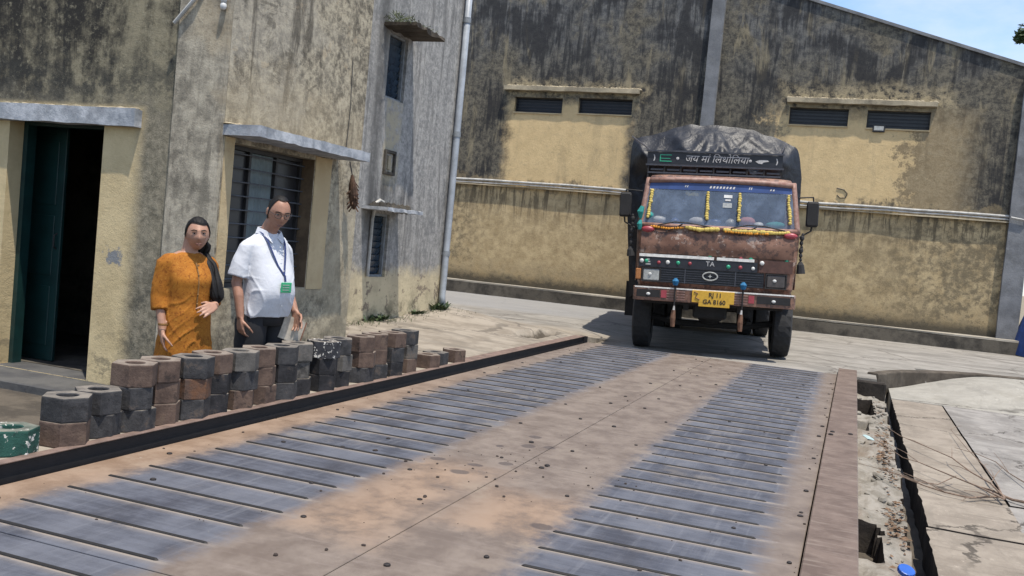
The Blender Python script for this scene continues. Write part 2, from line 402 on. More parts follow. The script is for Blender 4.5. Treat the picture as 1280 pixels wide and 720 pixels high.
def deck_material():
    t = NT("deck_steel")
    P = t.pos(); x, y, z = t.sep(P)
    n1 = t.noise(P, 0.9, 5, 0.6); n2 = t.noise(P, 4.0, 6, 0.68); n3 = t.noise(P, 30, 5, 0.7)
    sc = t.noise(t.comb(t.mul(x, 26.0), t.mul(y, 3.0), 0), 1.0, 5, 0.65, 0.2)    # cross scratches
    sl = t.noise(t.comb(t.mul(x, 1.2), t.mul(y, 22.0), 4.0), 1.0, 5, 0.6, 0.2)   # scratches along the wheel track
    wv = t.mul(t.sub(n2, 0.5), 0.35)
    yw = t.add(y, wv)
    pink = t.mix(t.ss(n2, 0.34, 0.66), (0.122, 0.095, 0.078), (0.175, 0.142, 0.118))
    pink = t.mix(t.mul(t.ss(sc, 0.5, 0.72), 0.45), pink, (0.21, 0.172, 0.150))
    oran = t.mix(t.ss(n2, 0.36, 0.64), (0.20, 0.133, 0.088), (0.255, 0.178, 0.123))
    # sandy orange dust: along the left rail and across the middle near the camera
    o1 = t.mul(t.ss(yw, 3.15, 3.5), t.ss(x, 11.5, 4.0, 0.0, 1.0))
    o2 = t.mx(t.box(t.add(x, t.mul(wv, 2.0)), yw, 3.6, 5.1, 1.85, 2.35, .25), t.box(t.add(x, t.mul(wv, 2.0)), yw, 4.05, 4.75, 1.2, 1.75, .2))
    o2 = t.mul(o2, t.ss(n2, 0.25, 0.55))
    col = t.mix(t.mul(t.mx(o1, t.mul(o2, 0.95)), 0.9), pink, oran)
    blue = t.mix(t.ss(t.add(t.mul(sc, 0.5), t.mul(n2, 0.5)), 0.4, 0.62), (0.039, 0.045, 0.062), (0.074, 0.083, 0.108))
    blue = t.mix(t.mul(t.ss(sl, 0.52, 0.72), 0.55), blue, (0.135, 0.142, 0.162))
    yw = t.add(y, t.add(t.mul(wv, .8), t.mul(t.sub(n3, .5), .10)))
    sid = t.math('FLOOR', t.math('DIVIDE', t.sub(x, 0.16 + 0.09), 0.264))
    sv = t.noise(t.comb(t.mul(sid, 3.71), t.mul(y, 1.6), 2.0), 1.0, 4, .6)
    blue = t.mix(t.mul(t.ss(sv, .42, .66), .6), blue, (0.118, 0.127, 0.152))
    blue = t.mix(t.mul(t.ss(sv, .46, .30), .6), blue, (0.030, 0.032, 0.042))
    b1 = t.mn(t.ss(yw, 2.26, 2.44), t.ss(yw, 3.40, 3.24))
    b2 = t.mn(t.ss(yw, 0.20, 0.36), t.ss(yw, 1.30, 1.14))
    bl = t.mx(b1, b2)
    bl = t.mul(bl, t.ss(t.noise(P, 1.7, 5, 0.6), 0.20, 0.36))
    col = t.mix(t.mul(bl, 0.92), col, blue)
    # pale dust lying against the camera side of each grip bar
    ph = t.math('FRACT', t.math('DIVIDE', t.sub(x, 0.16 + 0.09), 0.264))
    band = t.mul(t.mx(t.mul(t.ss(ph, 0.74, 0.95), .45), t.mx(t.ss(ph, .89, .93), t.mul(t.ss(ph, .07, .045), .5))), t.ss(n2, 0.3, 0.5))
    col = t.mix(t.mul(t.mul(band, bl), 0.8), col, (0.25, 0.21, 0.172))
    tan = t.mul(t.mul(t.ss(n1, 0.54, 0.66), t.ss(n2, 0.45, 0.6)), 0.35)
    col = t.mix(tan, col, (0.22, 0.185, 0.14))
    spk = t.ss(t.noise(P, 7.5, 6, 0.75), 0.66, 0.72)
    col = t.mix(t.mul(spk, 0.5), col, (0.31, 0.275, 0.23))
    # old oil drips
    oil = None
    for (cx, cy, rx, ry) in ((4.25, 1.28, .055, .058), (5.16, 2.25, .05, .055), (5.34, 1.88, .05, .05), (5.17, 2.01, .04, .055), (5.91, 1.93, .06, .055), (6.23, 1.99, .05, .05), (5.97, 1.80, .05, .045), (4.96, 2.02, .05, .065), (5.77, 2.08, .035, .03)):
        d = t.math('SQRT', t.add(t.math('POWER', t.math('DIVIDE', t.sub(t.add(x, t.mul(wv, .25)), cx), rx), 2.0), t.math('POWER', t.math('DIVIDE', t.sub(t.add(y, t.mul(wv, .2)), cy), ry), 2.0)))
        m_ = t.ss(d, 1.05, 0.75)
        oil = m_ if oil is None else t.mx(oil, m_)
    col = t.mix(t.mul(oil, 0.75), col, (0.06, 0.048, 0.045))
    rough = t.add(0.5, t.mul(t.ss(n2, 0.3, 0.7), 0.3))
    t.bump(t.add(t.mul(n3, 0.5), t.mul(n2, 0.6)), 0.25, 0.006)
    return t.done(col, rough, 0, 0.4)
M['deck'] = deck_material()

def concrete(name, c1, c2, brush=None, stain=(0.2, 0.17, 0.13), sc=3.0, crack=0.0):
    t = NT(name); P = t.pos(); x, y, z = t.sep(P)
    n2 = t.noise(P, sc, 6, 0.65); n3 = t.noise(P, 26, 5, 0.72)
    col = t.mix(t.ss(n2, 0.35, 0.65), c1, c2)
    col = t.mix(t.mul(t.ss(t.noise(P, 1.1, 6, 0.7), 0.5, 0.68), 0.6), col, stain)
    h = t.add(n3, t.mul(n2, 0.5))
    if brush:
        b = t.noise(t.comb(t.mul(x, brush), t.mul(y, 1.3), 0), 1.0, 5, 0.6, 0.35)
        col = t.mix(t.mul(t.ss(b, 0.52, 0.7), 0.5), col, tuple(q * 0.62 for q in c1))
        h = t.add(h, b)
    if crack:
        wn = t.noise(P, 4.0, 5, .7)
        cr = t.ss(t.voro(t.comb(t.add(x, t.mul(wn, .55)), t.add(y, t.mul(t.noise(P, 3.1, 5, .7), .5)), 0), crack, 'DISTANCE_TO_EDGE'), 0.011, 0.003)
        col = t.mix(t.mul(t.mul(cr, t.ss(t.noise(P, .9, 3, .5), .42, .55)), 0.8), col, (0.04, 0.034, 0.028))
        sp = t.ss(t.noise(P, 9.0, 7, .75), .60, .66)
        col = t.mix(t.mul(sp, .45), col, tuple(q * 1.5 for q in c2))
        gr = t.ss(t.noise(t.comb(t.mul(x, .9), t.mul(y, 2.2), 3), 1.6, 7, .7, .5), .5, .62)
        col = t.mix(t.mul(gr, .4), col, tuple(q * .7 for q in c1))
    col = t.mix(t.mul(t.ss(n3, 0.58, 0.75), 0.3), col, tuple(q * 0.6 for q in c1))
    t.bump(h, 0.45, 0.015)
    return t.done(col, 0.93, 0, 0.2)
M['slab_a'] = concrete("brushed_slab", (0.21, 0.18, 0.147), (0.27, 0.235, 0.193), 13.0, (0.15, 0.125, 0.10), 3.0, .55)
M['slab_b'] = concrete("grey_slab", (0.19, 0.178, 0.165), (0.27, 0.255, 0.235), 5.0, (0.15, 0.135, 0.12), 3.0, .6)
M['slab_c'] = concrete("smooth_slab", (0.25, 0.237, 0.208), (0.30, 0.285, 0.25), None, (0.22, 0.205, 0.17), 3.0, .35)
M['trench_shade'] = concrete("trench_shade_dark", (0.022, 0.019, 0.017), (0.045, 0.038, 0.032), None, (0.015, 0.013, 0.012), 8.0)  # trench shade painted as near-black, for slab sides, pits and floor
M['ledge'] = concrete("ledge_concrete", (0.24, 0.21, 0.175), (0.30, 0.265, 0.22), None)
M['kerb'] = concrete("kerb_concrete", (0.060, 0.050, 0.040), (0.105, 0.088, 0.070), None, (0.03, 0.026, 0.021))
M['porch'] = concrete("porch_concrete", (0.060, 0.060, 0.062), (0.095, 0.093, 0.09), None, (0.05, 0.048, 0.04))
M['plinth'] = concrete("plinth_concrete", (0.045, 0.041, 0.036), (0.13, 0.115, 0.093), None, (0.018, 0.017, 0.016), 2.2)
M['plinth_top'] = concrete("plinth_top_concrete", (0.27, 0.245, 0.205), (0.32, 0.295, 0.25), None)
M['shade_slab'] = concrete("window_shade_concrete", (0.27, 0.29, 0.315), (0.46, 0.475, 0.50), 9.0, (0.15, 0.155, 0.165), 7.0)
M['rubble'] = concrete("rubble_concrete", (0.16, 0.145, 0.12), (0.25, 0.23, 0.20), None, (0.17, 0.13, 0.10), 6.0)
M['ochre'] = concrete("ochre_paint", (0.44, 0.335, 0.195), (0.51, 0.40, 0.24), None, (0.30, 0.22, 0.13))
M['ledge_dirty'] = concrete("dirty_ledge", (0.30, 0.255, 0.18), (0.38, 0.325, 0.23), None, (0.14, 0.12, 0.09), 6.0)
M['grey_pil'] = concrete("grey_pilaster", (0.145, 0.148, 0.155), (0.215, 0.218, 0.225), None, (0.10, 0.10, 0.098), 2.0)

def rusty_beam():
    t = NT("rusty_channel"); P = t.pos(); x, y, z = t.sep(P)
    n = t.noise(P, 5, 6, 0.7); sc = t.noise(t.comb(t.mul(x, 30), t.mul(y, 4), 0), 1, 5, 0.6)
    c = t.mix(t.ss(n, 0.35, 0.65), (0.098, 0.068, 0.053), (0.150, 0.110, 0.088))
    c = t.mix(t.mul(t.ss(sc, 0.48, 0.7), 0.6), c, (0.215, 0.172, 0.14))
    t.bump(t.noise(P, 40, 4, 0.7), 0.25, 0.004)
    return t.done(c, 0.62, 0, 0.4)
M['beam'] = rusty_beam()
M['rail'] = simple("guide_rail_steel", (0.016, 0.013, 0.013), 0.7, 0, 0.4, 9)
M['rail_top'] = simple("rail_flange_rust", (0.19, 0.13, 0.105), 0.7, 0, 0.4, 9)
M['bar'] = simple("grip_bar_rust", (0.008, 0.0065, 0.006), 0.7, 0, 0.5, 20)
M['bolt'] = simple("bolt_rust", (0.018, 0.013, 0.012), 0.7, 0, 0.4, 60)
M['slate'] = simple("slate_pane", (0.026, 0.029, 0.036), 0.4, 0, 0.3, 4, 0)
M['bar_grey'] = simple("window_bar_paint", (0.085, 0.095, 0.11), 0.5, 0, 0.3, 20)
M['black'] = simple("dark_opening", (0.008, 0.008, 0.009), 0.9, 0, 0.3, 4, 0)
M['steel_grey'] = simple("grey_painted_steel", (0.25, 0.27, 0.29), 0.5, 0, 0.35, 12)
M['dark_steel'] = simple("dark_window_steel", (0.035, 0.032, 0.032), 0.55, 0, 0.4, 12)
M['green_door'] = simple("dark_green_door_paint", (0.006, 0.034, 0.032), 0.5, 0, 0.35, 5)
M['pipe'] = simple("grey_pvc_pipe", (0.34, 0.37, 0.41), 0.45, 0, 0.3, 5)
M['pipe_white'] = simple("weathered_white_pipe", (0.50, 0.49, 0.46), 0.55, 0, 0.4, 7)
M['curtain'] = simple("faded_curtain", (0.17, 0.205, 0.21), 0.9, 0, 0.3, 4)
M['pane_dark'] = simple("dusty_dark_pane", (0.028, 0.027, 0.03), 0.35, 0, 0.4, 3, 0)
M['pane_blue'] = simple("bluish_louvre_glass", (0.028, 0.048, 0.075), 0.25, 0, 0.5, 9, 0)
M['lampbox'] = simple("lamp_housing", (0.45, 0.45, 0.42), 0.5)
M['white_metal'] = simple("white_enamel", (0.7, 0.7, 0.68), 0.4)
M['husk'] = simple("dry_brown_husk", (0.12, 0.065, 0.04), 0.9, 0, 0.6, 20)
M['leaf'] = simple("green_leaf", (0.06, 0.095, 0.035), 0.6, 0, 0.5, 3, 0)
M['weed'] = simple("dry_weed", (0.09, 0.11, 0.045), 0.7, 0, 0.5, 3, 0)
M['bark'] = simple("bark", (0.16, 0.12, 0.09), 0.9, 0, 0.5, 8)
M['twig'] = simple("dry_twig_bark", (0.23, 0.16, 0.115), 0.85, 0, 0.5, 30)
M['clod'] = simple("dark_clod", (0.05, 0.036, 0.03), 0.95, 0, 0.4, 60)
M['deadleaf'] = simple("dead_leaf", (0.19, 0.115, 0.065), 0.85, 0, 0.5, 40, 0)

# ------------------------------------------------------------------ ground
def sst(v, a, b):
    t = min(1, max(0, (v - a) / (b - a))); return t * t * (3 - 2 * t)
HX, HY = 12.9, 4.22
def gz(x, y):
    """height of the yard"""
    road = -0.012 - 0.030 * min(3.2, max(0, y - 0.6)) * sst(x, 13.2, 14.2) * (1 - sst(x, 17, 19)) * (1 - sst(y, 3.2, 5.0))
    left_low = -0.22
    pav = 0.06 + 0.05 * (y - 3.7) + 0.09 * sst(x, 11.2, 13) * sst(y, 4.6, 5.9)
    pav = left_low + (pav - left_low) * sst(x, 8.35, 9.0)
    pav = pav + (road - pav) * sst(x, 13.3, 15.2 + 0.25 * max(0, y - 4))
    und = -0.6
    right = -0.45 + (road + 0.45) * sst(x, 16.2, 17.0)
    if y >= 3.705: z = pav
    elif y > -0.1: z = und + (road - und) * sst(x, 13.4, 13.46)
    else: z = right if y > -6.2 else right + (road - 0.0 - right) * sst(-y, 6.2, 6.6)
    if x > 13.44 and y > -0.45 and y < 3.705: z = road
    if -0.45 >= y and x > 13.44:
        edge = kerb_x(y)
        z = road if x > edge + 0.13 else right
    # eroded hollow in the pavement by the rail end
    dx, dy = (x - HX) / 0.80, (y - HY) / 0.22
    q = dx * dx + dy * dy
    if q < 1 and y > 3.705: z -= 0.20 * (1 - q) ** 0.6
    return z
KERB = [(-0.30, 13.62), (-0.42, 14.05), (-0.55, 14.45), (-0.80, 14.95), (-1.15, 15.45), (-1.55, 15.85), (-1.95, 16.1), (-2.5, 16.3), (-3.4, 16.4), (-6.5, 16.5)]
def kerb_x(y):
    for (y0, x0), (y1, x1) in zip(KERB, KERB[1:]):
        if y1 <= y <= y0: return x0 + (x1 - x0) * (y0 - y) / (y0 - y1)
    return 16.5 if y < -6 else 13.6
def axis_pts(lo, hi, fine, step, coarse):
    out = []; v = lo
    while v < hi - 1e-6:
        out.append(v); v += step if fine[0] <= v < fine[1] else coarse
    return out + [hi]
gx = [-160, -60, -20] + axis_pts(-8, 34, (8, 18), 0.1, 0.5) + [60, 160, 400]
gy = [-300, -100, -40] + axis_pts(-16, 20, (-1, 7), 0.1, 0.5) + [40, 100, 300]
gy = sorted(gy + [3.706, 3.704, -0.099, -0.101]); gx = sorted(gx + [13.441])
g = MB()
nx, ny = len(gx), len(gy)
g.add([(a, b, gz(a, b) + (0.006 * fbm(a * 2, b * 2) if -8 < a < 34 else 0)) for a in gx for b in gy],
      [(i * ny + j, (i + 1) * ny + j, (i + 1) * ny + j + 1, i * ny + j + 1) for i in range(nx - 1) for j in range(ny - 1)])
struct(g.build("ground", M['ground'], fix=False, smooth=False))

# curved retaining kerb where the road stands higher than the slabs
k = MB()
pts = [(x, y) for y, x in KERB[1:9]]
pp = []
for (a, b), (c, d) in zip(pts, pts[1:]):
    for q in range(4): pp.append((a + (c - a) * q / 4, b + (d - b) * q / 4))
pp.append(pts[-1])
ring = []
for i, (a, b) in enumerate(pp):
    p0, p1 = pp[max(0, i - 1)], pp[min(len(pp) - 1, i + 1)]
    tx, ty = p1[0] - p0[0], p1[1] - p0[1]; l = math.hypot(tx, ty)
    nx_, ny_ = -ty / l, tx / l
    if nx_ > 0: nx_, ny_ = -nx_, -ny_
    top = 0.012 + 0.010 * fbm(a * 3, b * 3)
    off = 0.02 * fbm(a * 2, b * 2, 5)
    ring.append([(a + nx_ * (0.03 + off), b + ny_ * (0.03 + off), -0.5), (a + nx_ * (0.02 + off), b + ny_ * (0.02 + off), top - 0.015), (a, b, top), (a - nx_ * 0.14, b - ny_ * 0.14, top), (a - nx_ * 0.14, b - ny_ * 0.14, -0.5)])
k.rings(ring)
struct(k.build("kerb", M['kerb'], bevel=0.008))

# right-hand concrete slabs
SLAB_Z = -0.22
def slab(name, x0, x1, y0, y1, m, zf=lambda x, y: SLAB_Z, n=(14, 8), rag=0.0):
    b = MB()
    def top(u, v):
        x = x0 + (x1 - x0) * u; y = y0 + (y1 - y0) * v
        if rag and v > 0.99: y += rag * fbm(x * 2.3, 3.1) + rag * 0.5 * fbm(x * 9, 1.0)
        return (x, y, zf(x, y) + 0.006 * fbm(x * 1.5, y * 1.5, 2))
    b.grid(n[0], n[1], top)
    rim = [top(i / n[0], 0) for i in range(n[0] + 1)] + [top(1, j / n[1]) for j in range(1, n[1] + 1)] + [top(i / n[0], 1) for i in range(n[0] - 1, -1, -1)] + [top(0, j / n[1]) for j in range(n[1] - 1, 0, -1)]
    m_ = len(rim); n_top = len(b.f)
    b.add(rim + [(p[0], p[1], -0.6) for p in rim], [(i, (i + 1) % m_, m_ + (i + 1) % m_, m_ + i) for i in range(m_)])
    o = struct(b.build(name, m)); o.data.materials.append(M['trench_shade'])
    for q in list(o.data.polygons)[n_top:]: q.material_index = 1  # slab sides get the painted trench shade
    return o
slab("concrete_slab", 6.55, 13.25, -1.20, -0.60, M['slab_a'], n=(90, 6), rag=0.02)
slab("concrete_slab", 1.5, 6.53, -1.16, -0.585, M['slab_a'], lambda x, y: SLAB_Z - 0.006, n=(70, 6), rag=0.02)
slab("concrete_slab", 7.6, 13.25, -3.2, -1.215, M['slab_b'], lambda x, y: SLAB_Z + 0.006)
slab("concrete_slab", 1.5, 7.585, -3.2, -1.18, M['slab_b'], lambda x, y: SLAB_Z - 0.002)
slab("concrete_slab", 1.5, 13.25, -6.0, -3.22, M['slab_b'], lambda x, y: SLAB_Z)
def wedge(x, y):
    return SLAB_Z + 0.212 * max(sst(-y, 0.55, 2.2) * sst(x, 13.25, 15.2), sst(-y, 2.2, 3.6) * sst(x, 13.28, 14.2))
b = MB()
def wtop(u, v):
    y = -0.60 + (-6.0 + 0.60) * v ** 1.6
    x0 = 13.29; x1 = kerb_x(y) - 0.075
    x = x0 + (x1 - x0) * u
    return (x, y, wedge(x, y) + 0.005 * fbm(x * 1.5, y * 1.5, 8))
b.grid(24, 30, wtop)
rim = [wtop(i / 24, 0) for i in range(25)] + [wtop(1, j / 30) for j in range(1, 31)] + [wtop(i / 24, 1) for i in range(23, -1, -1)] + [wtop(0, j / 30) for j in range(29, 0, -1)]
m_ = len(rim)
b.add(rim + [(p[0], p[1], -0.6) for p in rim], [(i, (i + 1) % m_, m_ + (i + 1) % m_, m_ + i) for i in range(m_)])
struct(b.build("concrete_slab", M['slab_c']))

# broken rubble strip between the steel beam and the slab
def rub(u, v):
    x = 2.0 + 11.55 * u; y = -0.15 - 0.42 * v
    z = -0.235 + 0.035 * fbm(x * 2.2, y * 5, 1) + 0.012 * fbm(x * 9, y * 9, 4)
    tr = 0.475 + 0.05 * sst(x, 6.5, 8.5) + 0.025 * fbm(x * 2.3, 3.1, 9)
    z -= 0.06 * sst(-y, tr - 0.16, tr - 0.04) * (0.6 + fbm(x * 3, 2, 2))
    if -y > tr: z = -0.64
    if 5.55 < x < 6.5 and y > -0.30 - 0.03 * fbm(x * 8, 0): z = -0.62
    if 11.5 < x < 13.0 and y > -0.36 + 0.03 * fbm(x * 6, 2): z = -0.62
    if 10.3 < x < 10.9 and y > -0.27: z -= 0.14
    return (x, y, z)
b = MB(); b.grid(300, 18, rub)
o = struct(b.build("rubble_bed", M['rubble'], fix=False)); o.data.materials.append(M['trench_shade'])
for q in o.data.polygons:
    if min(o.data.vertices[v].co.z for v in q.vertices) < -0.45: q.material_index = 1  # pits and trench floor darkened with the same painted shade
b = MB(); b.box(13.30, 13.435, -0.52, -0.15, -0.6, -0.035); struct(b.build("kerb", M['trench_shade'], bevel=.02))  # dark block added as pit shade over the road step, no real kerb
b = MB(); b.quad((2, -.60, -.63), (13.6, -.60, -.63), (13.6, -.15, -.63), (2, -.15, -.63)); struct(b.build("trench_bed", M['trench_shade'], fix=False))
# loose lumps of broken concrete
b = MB()
rr = random.Random(4)
for i in range(85):
    x = rr.uniform(3.6, 13.2); y = -rr.choice((rr.uniform(.17, .46), rr.gauss(.40, .04)))
    if 5.5 < x < 6.55 and y > -0.33: continue
    s_ = rr.choice((0.012, 0.018, 0.025, 0.04)) * rr.uniform(.7, 1.3)
    z = rub((x - 2) / 11.55, (-y - .15) / .42)[2]
    Mx = Matrix.Rotation(rr.uniform(0, 6), 3, 'Z') @ Matrix.Rotation(rr.uniform(-.5, .5), 3, 'X')
    b.ball((x, y, z + s_ * 0.3), (s_ * rr.uniform(.7, 1.5), s_, s_ * rr.uniform(.4, .8)), 5, 4, Mx)
stuff(b.build("rubble", M['rubble']))
b = MB()
for i in range(420):
    x = rr.choice((rr.gauss(8.6, .6), rr.gauss(6.6, .3), rr.uniform(4, 13), rr.gauss(9.6, .8))); y = -rr.gauss(0.41, 0.04)
    x = min(13, max(3, x)); y = max(-.5, min(-.17, y))
    z = rub((x - 2) / 11.55, (-y - .15) / .42)[2] + rr.uniform(.004, .02)
    a = rr.uniform(0, 6.3); l = rr.uniform(.012, .03); w = l * rr.uniform(.35, .6)
    Mx = Matrix.Translation((x, y, z)) @ Matrix.Rotation(a, 4, 'Z') @ Matrix.Rotation(rr.uniform(-.6, .6), 4, 'X')
    b.add([Mx @ Vector(p) for p in ((-l, 0, 0), (0, -w, .004), (l, 0, 0), (0, w, .006))], [(0, 1, 2, 3)])
stuff(b.build("dead_leaves", M['deadleaf'], fix=False))

# ------------------------------------------------------------------ weighbridge deck
W0, PITCH, NP = 0.16, 2.64, 5
wb = thing("weighbridge", "rusty steel weighbridge deck with rows of welded grip bars, running up to the truck", "weighbridge", (0, 0, 0))
for i in range(NP):
    for (ya, yb) in ((0.105, 1.787), (1.793, 3.60)):
        x0 = W0 + i * PITCH + 0.006; x1 = W0 + (i + 1) * PITCH - 0.006
        MB().box(x0, x1, ya, yb, -0.02, 0.0).build("deck_plate", M['deck'], wb, bevel=0.003)
MB().box(W0, W0 + NP * PITCH, 0.115, 3.59, -0.40, -0.022).build("frame", M['rail'], wb)
barme = {}
def bar_mesh(l):
    b = MB()
    n = 6
    prof = [(0.0095 * math.cos(math.pi * q / n), 0.008 * math.sin(math.pi * q / n)) for q in range(n + 1)]
    rings = []
    for (y, s_) in ((-l / 2, .35), (-l / 2 + .012, 1), (l / 2 - .012, 1), (l / 2, .35)):
        rings.append([(px * s_, y, pz * s_) for px, pz in prof])
    k_ = len(prof)
    b.add([v for r_ in rings for v in r_], [(i * k_ + j, i * k_ + j + 1, (i + 1) * k_ + j + 1, (i + 1) * k_ + j) for i in range(3) for j in range(k_ - 1)])
    return b.mesh("grip_bar")
bm_l, bm_r = bar_mesh(1.0), bar_mesh(0.86)
for i in range(NP):
    for q in range(10):
        x = W0 + i * PITCH + 0.09 + q * 0.264
        if x < 1.5: continue
        for me, yc in ((bm_l, 2.86), (bm_r, 0.765)):
            o = link("grip_bar", me, M['bar'], wb)
            o.location = (x, yc + rr.uniform(-.02, .02), -0.0005); o.scale = (1, rr.uniform(.95, 1.04), rr.uniform(.8, 1.15))
            o.rotation_euler = (0, 0, rr.uniform(-.006, .006))
bb = MB(); bb.rings([[(0.019 * math.cos(a), 0.019 * math.sin(a), z) for a in [2 * math.pi * j / 8 for j in range(8)]] for z in (-0.001, 0.007)] + [[(0.013 * math.cos(a), 0.012 * math.sin(a), 0.010) for a in [2 * math.pi * j / 8 for j in range(8)]]])
boltme = bb.mesh("bolt")
BOLTS = [(6.62, 2.24), (5.46, 1.65), (5.38, 1.66), (5.97, 1.64), (7.07, 1.63), (7.17, 1.93), (7.75, 2.23), (8.15, 1.93), (8.82, 1.63), (7.62, 1.33), (6.51, 1.33), (8.15, 1.62), (8.12, 0.88), (8.68, 1.92), (9.83, 1.92), (9.37, 1.32), (10.47, 1.32), (12.21, 1.63), (9.97, 1.63), (11.06, 1.62), (11.24, 1.93), (11.66, 1.33), (10.98, 0.89), (11.55, 0.45), (10.35, 0.45), (9.24, 0.44), (7.68, 0.44), (6.55, 0.44), (5.97, 0.15), (4.85, 0.45), (4.86, 1.34), (7.07, 0.15), (8.06, 0.15), (8.61, 0.14), (9.8, 0.15), (11.01, 0.15), (5.42, 0.15), (5.34, 0.15), (4.44, 0.15), (9.02, 2.26), (3.69, 2.25), (4.8, 2.26), (4.29, 1.95), (6.03, 1.95), (5.46, 1.95), (3.68, 1.34), (6.02, 3.46), (7.15, 3.44), (6.6, 3.16), (5.43, 2.73), (7.71, 3.13), (8.26, 2.69), (5.02, 2.83), (8.87, 3.44), (10.06, 3.45), (12.27, 3.43), (4.21, 3.45), (4.88, 3.16), (4.2, 2.53), (3.3, 0.15), (3.35, 1.64), (3.1, 3.45), (3.75, 3.16), (12.1, .15), (12.7, .44), (12.9, 1.93), (10.6, 3.16), (11.4, 2.72)]
for (x, y) in BOLTS:
    if x < 2: continue
    o = link("bolt", boltme, M['bolt'], wb); o.location = (x, y, 0); s_ = rr.uniform(.6, .95); o.scale = (s_, s_, rr.uniform(.6, 1.1)); o.rotation_euler = (0, 0, rr.uniform(0, 3))
# mud clods and grit dropped on the deck
b = MB()
for i in range(190):
    if i < 70: x, y = rr.gauss(4.9, .7), rr.gauss(1.8, .4)
    elif i < 130: x, y = W0 + .09 + rr.randint(10, 48) * .264 - rr.uniform(.01, .05), rr.choice((rr.uniform(2.36, 3.34), rr.uniform(.34, 1.2)))
    else: x, y = rr.uniform(3, 13), rr.choice((.12, 1.8, 3.5)) + rr.gauss(0, .06)
    y = min(3.55, max(.12, y)); x = min(13.2, max(2.8, x))
    s_ = rr.choice((.002, .003, .003, .004, .006, .008)) * rr.uniform(.8, 1.4)
    b.ball((x, y, s_ * .4), (s_ * rr.uniform(.8, 1.8), s_, s_ * .7), 5, 4, Matrix.Rotation(rr.uniform(0, 6), 3, 'Z'))
stuff(b.build("mud_crumbs", M['clod']))

# steel beam along the right edge (two lengths)
kb = thing("edge_beam", "rusty flat-topped steel beam along the right edge of the weighbridge", "beam", (0, 0, 0))
for (x0, x1, dz) in ((0.3, 8.045, 0.0), (8.06, 13.82, 0.003)):
    MB().box(x0, x1, -0.145, 0.095, -0.5, 0.042 + dz).build("beam_length", M['beam'], kb, bevel=0.006)
MB().box(8.046, 8.059, -0.14, 0.09, -0.5, 0.034).build("joint_plate", M['bolt'], kb)
for (x, y) in ((8.12, .05), (8.13, -.09), (7.98, .06)):
    o = link("bolt", boltme, M['bolt'], kb); o.location = (x, y, .045)

# channel rail on the left
gr = thing("guide_rail", "long dark steel channel rail along the left edge of the weighbridge, below the weights", "rail", (0, 0, 0))
b = MB(); X0, X1 = 0.3, 13.36
b.box(X0, X1, 3.672, 3.69, -0.5, 0.075)
b.build("channel_web", M['rail'], gr)
MB().box(X0, X1, 3.655, 3.715, 0.076, 0.085).build("top_flange", M['rail_top'], gr, bevel=0.003)
MB().box(9.01, X1, 3.7155, 3.80, 0.076, 0.0855).build("top_flange", M['rail_top'], gr, bevel=.003)
MB().box(X1 + .001, X1 + .02, 3.61, 3.73, -0.3, 0.086).build("end_plate", M['rail'], gr)
# ledge on which the weights stand
b = MB(); b.box(1.2, 9.0, 3.70, 4.04, -0.6, 0.074)
struct(b.build("ledge", M['ledge'], bevel=0.012))
# ------------------------------------------------------------------ wall builder
def wall(mb, s0, s1, z0, z1, holes, pt, depth, top=None):
    """wall sheet with openings; pt(s, z, d) -> xyz (d = depth behind the face). Openings get reveals."""
    S = sorted({s0, s1, *[h[0] for h in holes], *[h[1] for h in holes]})
    Z = sorted({z0, z1, *[h[2] for h in holes], *[h[3] for h in holes]})
    for a, b in zip(S, S[1:]):
        for c, d in zip(Z, Z[1:]):
            if any(h[0] <= a and b <= h[1] and h[2] <= c and d <= h[3] for h in holes): continue
            for dd in (0, depth): mb.quad(pt(a, c, dd), pt(b, c, dd), pt(b, d, dd), pt(a, d, dd))
    for (a, b, c, d) in holes:
        mb.quad(pt(a, c, 0), pt(b, c, 0), pt(b, c, depth), pt(a, c, depth)); mb.quad(pt(a, d, 0), pt(b, d, 0), pt(b, d, depth), pt(a, d, depth))
        mb.quad(pt(a, c, 0), pt(a, d, 0), pt(a, d, depth), pt(a, c, depth)); mb.quad(pt(b, c, 0), pt(b, d, 0), pt(b, d, depth), pt(b, c, depth))
    return mb
def rough_slab(mb, x0, x1, y0, y1, z0, z1, amp=0.01, n=18, ax='x'):
    """box whose long edges wander a little"""
    rings = []
    for i in range(n + 1):
        t = i / n
        j = [amp * fbm(t * 7 + k_ * 9.3, z0 * 3 + x0) for k_ in range(8)]
        if ax == 'x':
            x = x0 + (x1 - x0) * t
            rings.append([(x, y0 + j[0], z0 + j[1]), (x, y1, z0 + j[3]), (x, y1, z1 + j[5]), (x, y0 + j[6], z1 + j[7])])
        else:
            y = y0 + (y1 - y0) * t
            rings.append([(x0 + j[0], y, z0 + j[1]), (x1, y, z0 + j[3]), (x1, y, z1 + j[5]), (x0 + j[6], y, z1 + j[7])])
    return mb.rings(rings)

